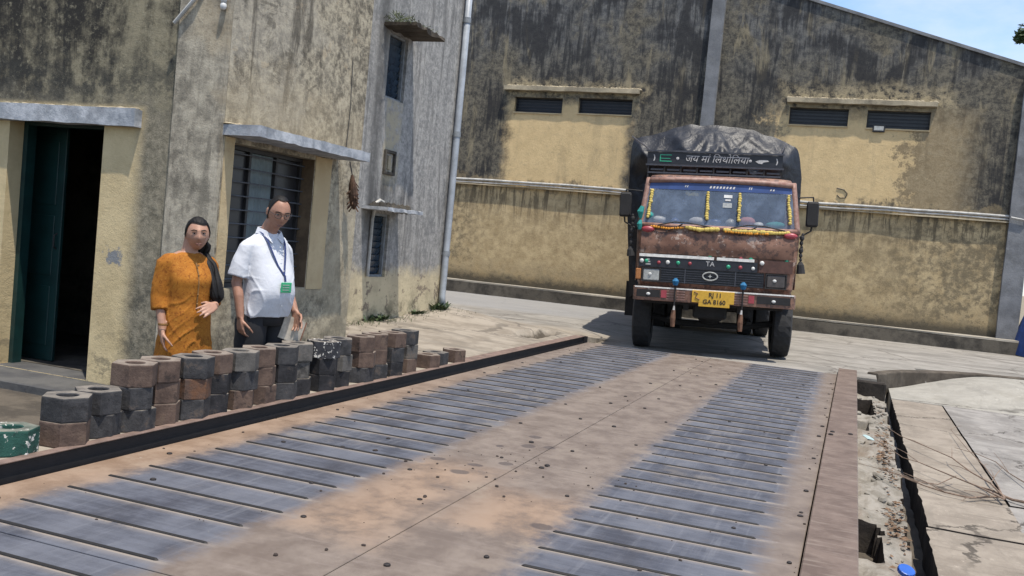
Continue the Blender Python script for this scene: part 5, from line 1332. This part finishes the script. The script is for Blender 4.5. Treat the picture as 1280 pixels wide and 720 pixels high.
# ------------------------------------------------------------------ people
def remesh(mb, vox, smooth=4):
    me = mb.mesh("body")
    o = bpy.data.objects.new("body", me); COL.objects.link(o)
    m_ = o.modifiers.new("r", 'REMESH'); m_.mode = 'VOXEL'; m_.voxel_size = vox
    s_ = o.modifiers.new("s", 'SMOOTH'); s_.factor = .5; s_.iterations = smooth
    dg = bpy.context.evaluated_depsgraph_get()
    out = bpy.data.meshes.new_from_object(o.evaluated_get(dg))
    bpy.data.objects.remove(o)
    out.polygons.foreach_set("use_smooth", [True] * len(out.polygons))
    return out
def rot3(yaw, pitch, roll=0): return Matrix.Rotation(yaw, 3, 'Z') @ Matrix.Rotation(roll, 3, 'Y') @ Matrix.Rotation(pitch, 3, 'X')
def head(mb, c, Q, k_=1.0, jaw=1.0):
    """head of one piece: x lateral, -y front"""
    c = Vector(c); n, m_ = 40, 30; rg = []
    def G(x, z, cx, cz, sx, sz): return math.exp(-((x - cx) / sx) ** 2 - ((z - cz) / sz) ** 2)
    for i in range(1, m_):
        th = math.pi * i / m_; ring = []
        for j in range(n):
            ph = 2 * math.pi * j / n
            x, y, z = math.sin(th) * math.sin(ph), -math.sin(th) * math.cos(ph), math.cos(th)
            X, Y, Z = .077 * x, .094 * y, .110 * z
            if z < 0:
                X *= 1 - .26 * (-z) ** 1.4 * (2 - jaw); Y *= 1 - (.10 if y < 0 else .30) * (-z) ** 1.3
            if y < .1:
                f_ = 1.0
                Y -= .019 * G(X, Z, 0, -.024, .013, .018) + .009 * G(X, Z, 0, .0, .010, .025)
                Y += .006 * (G(X, Z, .031, .012, .016, .012) + G(X, Z, -.031, .012, .016, .012))
                Y -= .005 * G(X, Z, 0, .034, .05, .011) + .005 * G(X, Z, 0, -.060, .022, .010) + .008 * G(X, Z, 0, -.095, .02, .016)
                Y -= .004 * (G(X, Z, .04, -.025, .02, .02) + G(X, Z, -.04, -.025, .02, .02))
            ring.append(c + Q @ (Vector((X, Y, Z)) * k_))
        rg.append(ring)
    mb.rings(rg)
    for s_ in (-1, 1):
        mb.ball(c + Q @ (Vector((s_ * .076, .012, -.005)) * k_), (.010 * k_, .018 * k_, .030 * k_), 8, 6, Q)
def face_bits(root, c, Q, k_=1.0, glasses=False, lip=(0.24, 0.09, 0.08)):
    c = Vector(c); W = lambda x, y, z: c + Q @ (Vector((x, y, z)) * k_)
    for s_ in (-1, 1):
        b = MB(); b.ball(W(s_ * .031, -.0800, .012), (.0115 * k_, .005 * k_, .0042 * k_), 10, 6, Q); e_ = b.build("eye", M['eye_white'], root, smooth=True)
        b = MB(); b.ball(W(s_ * .031, -.0838, .012), (.0055 * k_, .0025 * k_, .0043 * k_), 8, 6, Q); b.build("iris", M['hair'], e_, smooth=True)
        b = MB(); b.tube([W(s_ * .046, -.0790, .0145), W(s_ * .031, -.0855, .0172), W(s_ * .016, -.0820, .0140)], .0018 * k_, 5); b.build("eyelash", M['hair'], e_)
        b = MB(); b.tube([W(s_ * .052, -.079, .030), W(s_ * .034, -.0915, .037), W(s_ * .014, -.0945, .033)], [.002 * k_, .0042 * k_, .003 * k_], 6); b.build("eyebrow", M['hair'], root)
    b = MB(); b.tube([W(-.024, -.089, -.060), W(-.010, -.0985, -.0565), W(0, -.0985, -.058), W(.010, -.0985, -.0565), W(.024, -.089, -.060)], [.0015, .003, .0028, .003, .0015], 6)
    b.tube([W(-.020, -.090, -.0635), W(0, -.099, -.0675), W(.020, -.090, -.0635)], [.0015, .0036, .0015], 6); b.build("lips", M['lips'], root, smooth=True)
    if glasses:
        b = MB()
        for s_ in (-1, 1):
            pts = [W(s_ * .033 + .024 * math.cos(a), -.103 + .006 * abs(math.cos(a)), .010 + .017 * math.sin(a)) for a in [2 * math.pi * j / 18 for j in range(19)]]
            b.tube(pts, .0017 * k_, 5); b.tube([W(s_ * .057, -.098, .016), W(s_ * .078, -.04, .016), W(s_ * .079, .01, .010)], .0017 * k_, 5)
        b.tube([W(-.010, -.105, .014), W(.010, -.105, .014)], .0017 * k_, 5)
        g_ = b.build("glasses", M['dark_steel'], root)
        b = MB()
        for s_ in (-1, 1): b.add([W(s_ * .033 + .022 * math.cos(a), -.104, .010 + .0155 * math.sin(a)) for a in [2 * math.pi * j / 14 for j in range(14)]], [tuple(range(14))])
        b.build("lens", M['spec_glass'], g_, fix=False)
def hand(mb, wrist, d, palm_n, thumb, curl=.5, k_=1.0):
    """palm + five separate fingers. d = finger direction, palm_n = palm normal, thumb = side of the thumb"""
    w = Vector(wrist); d = Vector(d).normalized(); pn = Vector(palm_n); pn = (pn - d * pn.dot(d)).normalized(); s_ = Vector(thumb); s_ = (s_ - d * s_.dot(d) - pn * s_.dot(pn)).normalized()
    for q in range(4):
        t_ = (.03 - q * .02) * k_
        mb.tube([w + s_ * t_ * .5, w + d * .05 * k_ + s_ * t_ * .95, w + d * .088 * k_ + s_ * t_ * 1.05], [.016 * k_, .0155 * k_, .012 * k_], 8)
    for q, (l, sp) in enumerate(((.070, .10), (.078, .02), (.072, -.05), (.056, -.14))):
        t_ = (.032 - q * .0215) * k_; p = w + d * .086 * k_ + s_ * t_ * 1.05; dd = (d + s_ * sp).normalized(); pts = [p - d * .01]; cu = curl * (.8 + .15 * q)
        for j, (ll, ca) in enumerate(((.42, .35), (.33, .8), (.25, 1.1))):
            a = cu * ca; dd2 = (dd * math.cos(a) + pn * math.sin(a)).normalized(); p = p + dd2 * l * ll * k_; pts.append(p)
        mb.tube(pts, [.0095 * k_, .009 * k_, .0082 * k_, .006 * k_], 8)
    p = w + d * .022 * k_ + s_ * .022 * k_
    mb.tube([p, p + (s_ * .75 + d * .55 + pn * .25) * .038 * k_, p + (s_ * .75 + d * .85 + pn * .5) * .062 * k_, p + (s_ * .62 + d * 1.15 + pn * .75) * .078 * k_], [.014 * k_, .0115 * k_, .0095 * k_, .007 * k_], 8)
def cloth(rings, n, fold=.006, fs=9.0, seed=0, cap=False, sub=6, vert=1.0):
    """rings: (cx, cy, z, rx, ry) -> loft with Catmull smoothing and folds"""
    b = MB(); out = []
    m_ = (len(rings) - 1) * sub
    for i in range(m_ + 1):
        t = i / sub; k_ = min(int(t), len(rings) - 2); q = t - k_
        P = [rings[max(0, k_ - 1)], rings[k_], rings[k_ + 1], rings[min(len(rings) - 1, k_ + 2)]]
        c = [.5 * (2 * P[1][a] + (P[2][a] - P[0][a]) * q + (2 * P[0][a] - 5 * P[1][a] + 4 * P[2][a] - P[3][a]) * q * q + (3 * P[1][a] - P[0][a] - 3 * P[2][a] + P[3][a]) * q ** 3) for a in range(5)]
        ring = []
        for j in range(n):
            a = 2 * math.pi * j / n; e = fold * (mnoise.noise(Vector((math.cos(a) * fs * .25, math.sin(a) * fs * .25, c[2] * fs * vert + seed))) + .6 * mnoise.noise(Vector((math.cos(a) * fs * .6, math.sin(a) * fs * .6, c[2] * fs * 1.7 * vert + seed + 9))))
            sx, sy = abs(math.cos(a)) ** .85 * math.copysign(1, math.cos(a)), abs(math.sin(a)) ** .85 * math.copysign(1, math.sin(a))
            ring.append((c[0] + (c[3] + e) * sx, c[1] + (c[4] + e) * sy, c[2]))
        out.append(ring)
    return b.rings(out, cap)
def sleeve(b, pts, rad, n=16, fold=.006, seed=0, sub=6):
    pts = [Vector(p) for p in pts]; P = []; Rr = []
    for i in range(len(pts) - 1):
        for q in range(sub): P.append(pts[i].lerp(pts[i + 1], q / sub)); Rr.append(rad[i] + (rad[i + 1] - rad[i]) * q / sub)
    P.append(pts[-1]); Rr.append(rad[-1])
    k0 = len(b.v); b.tube(P, Rr, n, cap=False)
    for i in range(k0, len(b.v)):
        v = Vector(b.v[i]); r_ = (i - k0) // n; d = (v - P[r_])
        if d.length > 1e-6: v += d.normalized() * fold * (mnoise.noise(v * 22 + Vector((seed, 0, 0))) + .6 * mnoise.noise(v * 40))
        b.v[i] = tuple(v)
    return b
def skin_mat(name, c):
    t = NT(name); o = t.obj(); n = t.noise(o, 30, 5, .6)
    t.put(t.b.inputs['Subsurface Weight'], .08); t.put(t.b.inputs['Subsurface Radius'], (.01, .005, .003))
    t.bump(t.noise(o, 220, 3, .6), .1, .001)
    return t.done(t.mix(t.ss(n, .3, .7), tuple(q * .85 for q in c), c), .5, 0, .4)
M['skin_w'] = skin_mat("brown_skin", (0.37, 0.205, 0.14))
M['skin_m'] = skin_mat("brown_skin_warm", (0.33, 0.175, 0.118))
M['hair'] = simple("black_hair", (0.008, 0.007, 0.007), .62, 0, .4, 60, .5, .004, None, 0, .25)
M['eye_white'] = simple("eye_white", (0.42, 0.38, 0.35), .3, 0, .1, 9, 0)
M['lips'] = simple("lips", (0.20, 0.09, 0.07), .5, 0, .2, 60, 0)
t_ = NT("spectacle_glass"); t_.put(t_.b.inputs['Alpha'], .05); M['spec_glass'] = t_.done((.4, .42, .45), .05, 0, .6)
def kurta_mat():
    t = NT("orange_printed_cotton"); o = t.obj(); n = t.noise(o, 9, 5, .6)
    c = t.mix(t.ss(n, .35, .65), (0.27, 0.098, 0.014), (0.34, 0.130, 0.018))
    v = t.noise(o, 48, 3, .55, 1.4)
    c = t.mix(t.mul(t.ss(v, .55, .63), .6), c, (0.14, 0.038, 0.007))
    c = t.mix(t.mul(t.ss(v, .40, .36), .6), c, (0.40, 0.19, 0.035))
    t.bump(t.add(n, t.mul(t.noise(o, 90, 3, .6), .3)), .35, .006)
    return t.done(c, .85, 0, .2)
M['kurta'] = kurta_mat()
M['kurta_trim'] = simple("brown_gold_trim", (0.22, 0.11, 0.03), .8, 0, .3, 60)
M['shirt'] = simple("white_cotton_shirt", (0.53, 0.545, 0.585), .85, 0, .06, 7, .4, .012)
M['trousers'] = simple("black_trousers", (0.013, 0.013, 0.016), .85, 0, .3, 12)
M['lanyard'] = simple("dark_blue_lanyard", (0.018, 0.035, 0.13), .7, 0, .2, 30)
M['badge'] = simple("green_badge", (0.03, 0.34, 0.15), .4, 0, .2, 30, 0)
M['shoe'] = simple("dark_shoe", (0.03, 0.022, 0.018), .5)
M['book'] = simple("brown_book_cover", (0.22, 0.10, 0.06), .7)
M['paper'] = simple("paper_sheet", (0.45, 0.40, 0.33), .9)

# --- woman in orange
wo = thing("person", "person in an orange printed kurta with long black hair over one shoulder, beside stacked weights", "person", (5.28, 4.28, -.200), R(-51 + 26))
HC = Vector((.020, -.040, 1.400)); HQ = rot3(R(-20), R(4), R(-3))
b = MB(); head(b, HC, HQ, .98, .95)
b.tube([(.006, .0, 1.39), (.0, .012, 1.31), (0, .02, 1.25)], [.052, .050, .062], 14)
b.tube([(0, .02, 1.27), (0, .01, 1.15), (0, 0, 1.0), (0, 0, .85), (0, .01, .76)], [.07, .115, .105, .125, .13], 16, sq=(1.2, .72))
for s_ in (-1, 1): b.tube([(s_ * .05, .02, 1.235), (s_ * .12, .025, 1.205), (s_ * .155, .025, 1.18)], [.05, .044, .040], 12)
RA = [(-.158, .025, 1.19), (-.180, .035, .96), (-.178, -.045, .735)]
LA = [(.158, .025, 1.19), (.190, .05, .97), (.125, -.165, .925)]
b.tube(RA, [.046, .038, .025], 12); b.tube(LA, [.046, .038, .025], 12)
hand(b, RA[2], (.05, -.12, -1), (.9, -.3, 0), (0.2, -1, 0), .75, .95); hand(b, LA[2], (-.85, -.25, -.32), (0, .8, -.5), (.1, -.2, 1), .30, .95)
for s_ in (-1, 1): b.tube([(s_ * .085, .01, .80), (s_ * .09, 0, .42), (s_ * .09, .01, .10)], [.10, .062, .042], 12); b.tube([(s_ * .09, .03, .04), (s_ * .095, -.1, .03)], [.042, .032], 10)
link("body", remesh(b, .0055), M['skin_w'], wo)
face_bits(wo, HC, HQ, .98)
# hair: parted cap, bun at the nape, long tail in front of her left shoulder
b = MB()
def wcap(u, v):
    ph = 2 * math.pi * u; c_ = math.cos(ph)
    hi = 1.78 - .98 * sst(c_, .0, .62) if c_ > 0 else 1.78 + .65 * sst(-c_, .0, .5)
    hi += .16 * max(0, math.sin(ph + .5)) * sst(c_, .3, .8)
    th = .02 + (hi - .02) * v
    x, y, z = math.sin(th) * math.sin(ph), -math.sin(th) * math.cos(ph), math.cos(th)
    k_ = 1.10 + .012 * math.sin(math.atan2(x, z + .2) * 26 + 3 * y) * v + .02 * mnoise.noise(Vector((x * 4, y * 4, z * 4))) - .05 * sst(v, .85, 1.0)
    return HC + HQ @ (Vector((.079 * x * k_, .097 * y * k_ + .004, .113 * z * k_)) * .98)
b.grid(64, 20, wcap); b.build("hair", M['hair'], wo, fix=False, smooth=True)
b = MB(); P = [HC + HQ @ Vector(p) for p in ((.0, .095, -.03), (.055, .08, -.085))] + [Vector(p) for p in ((.100, .05, 1.27), (.128, -.040, 1.20), (.140, -.105, 1.08), (.148, -.135, .98), (.146, -.14, .93))]
PP = []; 
for i in range(len(P) - 1):
    for q in range(5): PP.append(P[i].lerp(P[i + 1], q / 5))
PP.append(P[-1]); n = len(PP); rd = [.050 + .003 * math.sin(i * .9) if i < n * .75 else .050 * (1 - (i / n - .75) / .27) + .006 for i in range(n)]
for q in range(30):
    an = rr.uniform(0, 6.28); ro = .036 * math.sqrt(rr.random()); wv = rr.uniform(0, 6)
    L = len(PP) - int(rr.uniform(0, 5)) - 1
    b.tube([PP[i] + Vector((math.cos(an), math.sin(an) * .8, 0)) * ro * (rd[i] / .05) + Vector((.006 * math.sin(i * .45 + wv), 0, 0)) for i in range(L)], [.016 * min(1, .45 + (L - i) / 8) for i in range(L)], 6)
b.build("hair_tail", M['hair'], wo, smooth=True)
b = MB(); b.ball(HC + HQ @ Vector((0, .085, -.03)), (.055, .04, .05), 12, 8); b.build("hair_knot", M['hair'], wo, smooth=True)
# kurta
def garment(parts, name, m, root, vox, fold, fs, seed, smooth=6):
    g_ = MB()
    for q in parts: g_.add(q.v, q.f)
    me = remesh(g_, vox, smooth)
    nor = [v.normal.copy() for v in me.vertices]
    for v, n_ in zip(me.vertices, nor):
        c = v.co; a = math.atan2(c.x, -c.y)
        e = mnoise.noise(Vector((c.x * fs, c.y * fs, c.z * fs * .7 + seed)))
        w = .45 * mnoise.noise(Vector((c.x * 4, c.y * 4, c.z * 4 + seed)))
        # long creases that run obliquely from the shoulders and armpits
        r1 = 1 - abs(math.sin((c.z * 1.0 + abs(c.x) * 1.5 + w) * fs * 1.5 + seed))
        r2 = 1 - abs(math.sin((a * .55 + c.z * .5 + w * 1.3) * fs * .75 + seed * 2))
        m1 = max(0, mnoise.noise(Vector((c.x * 5, c.y * 5, c.z * 5 + seed + 3))) + .12)
        m2 = max(0, mnoise.noise(Vector((c.x * 4, c.y * 4, c.z * 3 + seed + 8))) + .15)
        v.co = c + n_ * fold * (.7 * e + 2.6 * r1 ** 4 * m1 + 2.2 * r2 ** 4 * m2)
    me.update()
    return link(name, me, m, root)
tor = cloth([(0, .016, 1.272, .062, .052), (0, .018, 1.262, .085, .062), (0, .016, 1.235, .135, .076), (0, .010, 1.19, .154, .100), (0, -.014, 1.10, .158, .136), (0, -.012, 1.02, .152, .134), (0, -.008, .93, .150, .132), (0, -.010, .85, .156, .142), (0, -.004, .74, .168, .148), (.004, 0, .60, .186, .158), (.006, 0, .45, .205, .168)], 48, .002, 8, 3, True)
s1 = MB(); sleeve(s1, [(-.10, .018, 1.205), (-.150, .022, 1.192), RA[0], (-.172, .033, 1.05), RA[1], (-.182, .012, .87)], [.056, .062, .062, .062, .060, .057], 18, .002, 2); n = 18
s1.f += [tuple(range(n))[::-1], tuple(range(len(s1.v) - n, len(s1.v)))]
s2 = MB(); sleeve(s2, [(.10, .018, 1.205), (.150, .022, 1.192), LA[0], (.178, .04, 1.05), LA[1], (.155, -.09, .943)], [.056, .062, .062, .062, .060, .050], 18, .002, 5)
s2.f += [tuple(range(n))[::-1], tuple(range(len(s2.v) - n, len(s2.v)))]
kt = garment((tor, s1, s2), "kurta", M['kurta'], wo, .008, .0042, 12, 2)
b = MB(); b.tube([(0, -.092, 1.205), (0, -.136, 1.14), (0, -.155, 1.07), (.0, -.152, .98), (0, -.146, .90)], .005, 6); 
for q in range(5): b.ball((0, -.125 - .006 * min(q, 3) - .012 * (q > 0), 1.19 - q * .065), .007, 7, 5)
b.build("placket", M['kurta_trim'], kt)
b = MB(); b.rings([[(RA[2][0] + .032 * k_ * math.cos(a), RA[2][1] - .002 + .032 * k_ * math.sin(a), RA[2][2] + .045 + z) for a in [2 * math.pi * j / 16 for j in range(16)]] for k_, z in ((1, -.008), (1.08, 0), (1, .008))], cap=False); b.build("bangle", M['kurta_trim'], wo, smooth=True)
b = MB()
for s_ in (-1, 1): sleeve(b, [(s_ * .080, .01, .80), (s_ * .088, .0, .45), (s_ * .088, .01, .07)], [.08, .08, .065], 16, .006, 1)
b.build("trousers", M['trousers'], wo, smooth=True)
b = MB()
for s_ in (-1, 1): b.ball((s_ * .094, -.045, .032), (.042, .12, .033), 10, 8)
b.build("shoes", M['shoe'], wo, smooth=True)

# --- man in white shirt
ma = thing("person", "bespectacled person in white short-sleeved shirt, blue lanyard and green badge, looking down", "person", (5.91, 4.10, -.25), R(-51 + 38))
HC = Vector((.0, -.085, 1.655)); HQ = rot3(R(-24), R(22), R(2))
b = MB(); head(b, HC, HQ, 1.06, 1.1)
b.tube([HC + Vector((0, .035, -.06)), (0, -.005, 1.53), (0, .015, 1.45)], [.060, .060, .075], 14)
b.tube([(0, .02, 1.47), (0, .0, 1.30), (0, -.03, 1.12), (0, -.02, .98), (0, .0, .90)], [.09, .14, .14, .145, .15], 16, sq=(1.15, .72))
for s_ in (-1, 1): b.tube([(s_ * .06, .02, 1.445), (s_ * .14, .02, 1.40), (s_ * .18, .02, 1.365)], [.052, .046, .042], 12)
RA = [(-.182, .02, 1.37), (-.232, .04, 1.12), (-.236, -.035, .87)]
LA = [(.182, .02, 1.37), (.228, .035, 1.12), (.212, -.12, .92)]
b.tube([RA[0], (-.212, .03, 1.26), RA[1], (-.238, .0, 1.03), RA[2]], [.046, .044, .038, .037, .027], 12); b.tube([LA[0], (.208, .03, 1.26), LA[1], (.224, -.04, 1.03), LA[2]], [.046, .044, .038, .037, .027], 12)
hand(b, RA[2], (.06, -.10, -1), (.95, -.2, 0), (.2, -1, 0), 1.25, 1.0); hand(b, LA[2], (-.05, -.45, -.9), (-.95, -.1, 0), (-.1, -1, .3), .75, 1.05)
for s_ in (-1, 1): b.tube([(s_ * .095, .01, .92), (s_ * .10, 0, .49), (s_ * .10, .01, .11)], [.11, .066, .046], 12); b.tube([(s_ * .10, .03, .045), (s_ * .105, -.1, .04)], [.045, .036], 10)
link("body", remesh(b, .006), M['skin_m'], ma)
face_bits(ma, HC, HQ, 1.06, True)
b = MB()
def mcap(u, v):
    ph = 2 * math.pi * u; th0 = .02
    y0 = -math.cos(ph); fr = max(0, math.cos(ph))
    lo = .02; hi = 2.08 - 1.58 * sst(fr, .02, .62)
    th = lo + (hi - lo) * v if hi > lo + .03 else lo + .03 * v
    x, y, z = math.sin(th) * math.sin(ph), -math.sin(th) * math.cos(ph), math.cos(th)
    k_ = 1.045 + .012 * mnoise.noise(Vector((x * 9, y * 9, z * 9))) + .006 * math.sin(ph * 40)
    return HC + HQ @ (Vector((.075 * x * k_, .096 * y * k_ + .002, .115 * z * k_)) * 1.06)
b.grid(64, 16, mcap); b.build("hair", M['hair'], ma, fix=False, smooth=True)
tor = cloth([(0, .010, 1.500, .068, .062), (0, .012, 1.487, .088, .072), (0, .012, 1.455, .138, .086), (0, .006, 1.39, .176, .108), (0, -.014, 1.28, .180, .134), (0, -.040, 1.16, .184, .158), (0, -.048, 1.06, .189, .168), (0, -.032, .97, .192, .156), (0, -.014, .905, .198, .148), (0, -.012, .885, .197, .146)], 52, .002, 7, 11, True)
n = 20
s1 = MB(); sleeve(s1, [(-.11, .016, 1.41), (-.155, .018, 1.385), RA[0], (-.212, .03, 1.27), (-.228, .038, 1.165)], [.058, .062, .062, .066, .072], n, .002, 2); s1.f += [tuple(range(n))[::-1], tuple(range(len(s1.v) - n, len(s1.v)))]
s2 = MB(); sleeve(s2, [(.11, .016, 1.41), (.155, .018, 1.385), LA[0], (.210, .03, 1.27), (.224, .035, 1.165)], [.058, .062, .062, .066, .072], n, .002, 8); s2.f += [tuple(range(n))[::-1], tuple(range(len(s2.v) - n, len(s2.v)))]
sh = garment((tor, s1, s2), "shirt", M['shirt'], ma, .0075, .0060, 9, 7, 3)
b = MB()
for s_ in (-1, 1):
    b.add([(s_ * .012, -.072, 1.468), (s_ * .075, -.045, 1.515), (s_ * .088, -.062, 1.470), (s_ * .052, -.102, 1.425)], [(0, 1, 2, 3)])
    b.add([(s_ * .075, -.045, 1.515), (s_ * .082, .03, 1.535), (s_ * .10, .03, 1.490), (s_ * .088, -.062, 1.470)], [(0, 1, 2, 3)])
b.add([(-.082, .03, 1.535), (0, .082, 1.54), (0, .098, 1.49), (-.10, .03, 1.49)], [(0, 1, 2, 3)]); b.add([(.082, .03, 1.535), (0, .082, 1.54), (0, .098, 1.49), (.10, .03, 1.49)], [(0, 1, 2, 3)])
c_ = b.build("collar", M['shirt'], sh, fix=False); sm = c_.modifiers.new("thick", 'SOLIDIFY'); sm.thickness = .006; sm.offset = 0
b = MB()
for q in range(6): b.ball((0, (-.132, -.158, -.188, -.210, -.214, -.196)[q], 1.40 - q * .085), (.006, .003, .006), 7, 5)
b.build("buttons", M['white_paint'], sh)
b = MB()
for s_ in (-1, 1):
    pts = [(s_ * .082, .03, 1.515), (s_ * .088, -.040, 1.487), (s_ * .080, -.092, 1.43), (s_ * .060, -.128, 1.35), (s_ * .034, -.158, 1.27), (.004, -.192, 1.20)]
    b.tube(pts, .0085, 6, sq=(1, .5))
b.tube([(.004, -.20, 1.20), (.004, -.212, 1.155)], .007, 6)
ly = b.build("lanyard", M['lanyard'], ma)
b = MB(); b.box(-.048, .056, -.226, -.219, 1.075, 1.15); bd = b.build("badge", M['badge'], ly, bevel=.004)
b = MB()
for q in range(3): b.box(-.035, .03, -.2285, -.2262, 1.128 - q * .018, 1.133 - q * .018)
b.build("badge_lines", M['lens'], bd)
b = MB()
for s_ in (-1, 1): sleeve(b, [(s_ * .085, -.005, .94), (s_ * .10, .0, .80), (s_ * .105, .0, .47), (s_ * .10, .01, .06)], [.11, .118, .096, .085], 18, .007, 4)
b.rings([[(.165 * math.cos(a), -.008 + .13 * math.sin(a), z) for a in [2 * math.pi * j / 24 for j in range(24)]] for z in (.82, .90, .95)])
b.build("trousers", M['trousers'], ma, smooth=True)
b = MB()
for s_ in (-1, 1): b.ball((s_ * .105, -.055, .04), (.048, .14, .042), 10, 8)
b.build("shoes", M['shoe'], ma, smooth=True)
# notebook in the man's left hand
Q = Matrix.Translation((6.075, 3.93, .575)) @ Matrix.Rotation(R(-20), 4, 'Z') @ Matrix.Rotation(R(18), 4, 'Y')
b = MB(); b.box(-.10, .10, -.004, .004, -.13, .05); nb = b.build("notebook", M['paper']); nb.matrix_world = Q
tag(nb, "thin notebook with a brown spine held low by the person in the white shirt", "notebook")
b = MB(); b.box(.101, .109, -.007, .007, -.13, .05); b.build("spine", M['book'], nb)
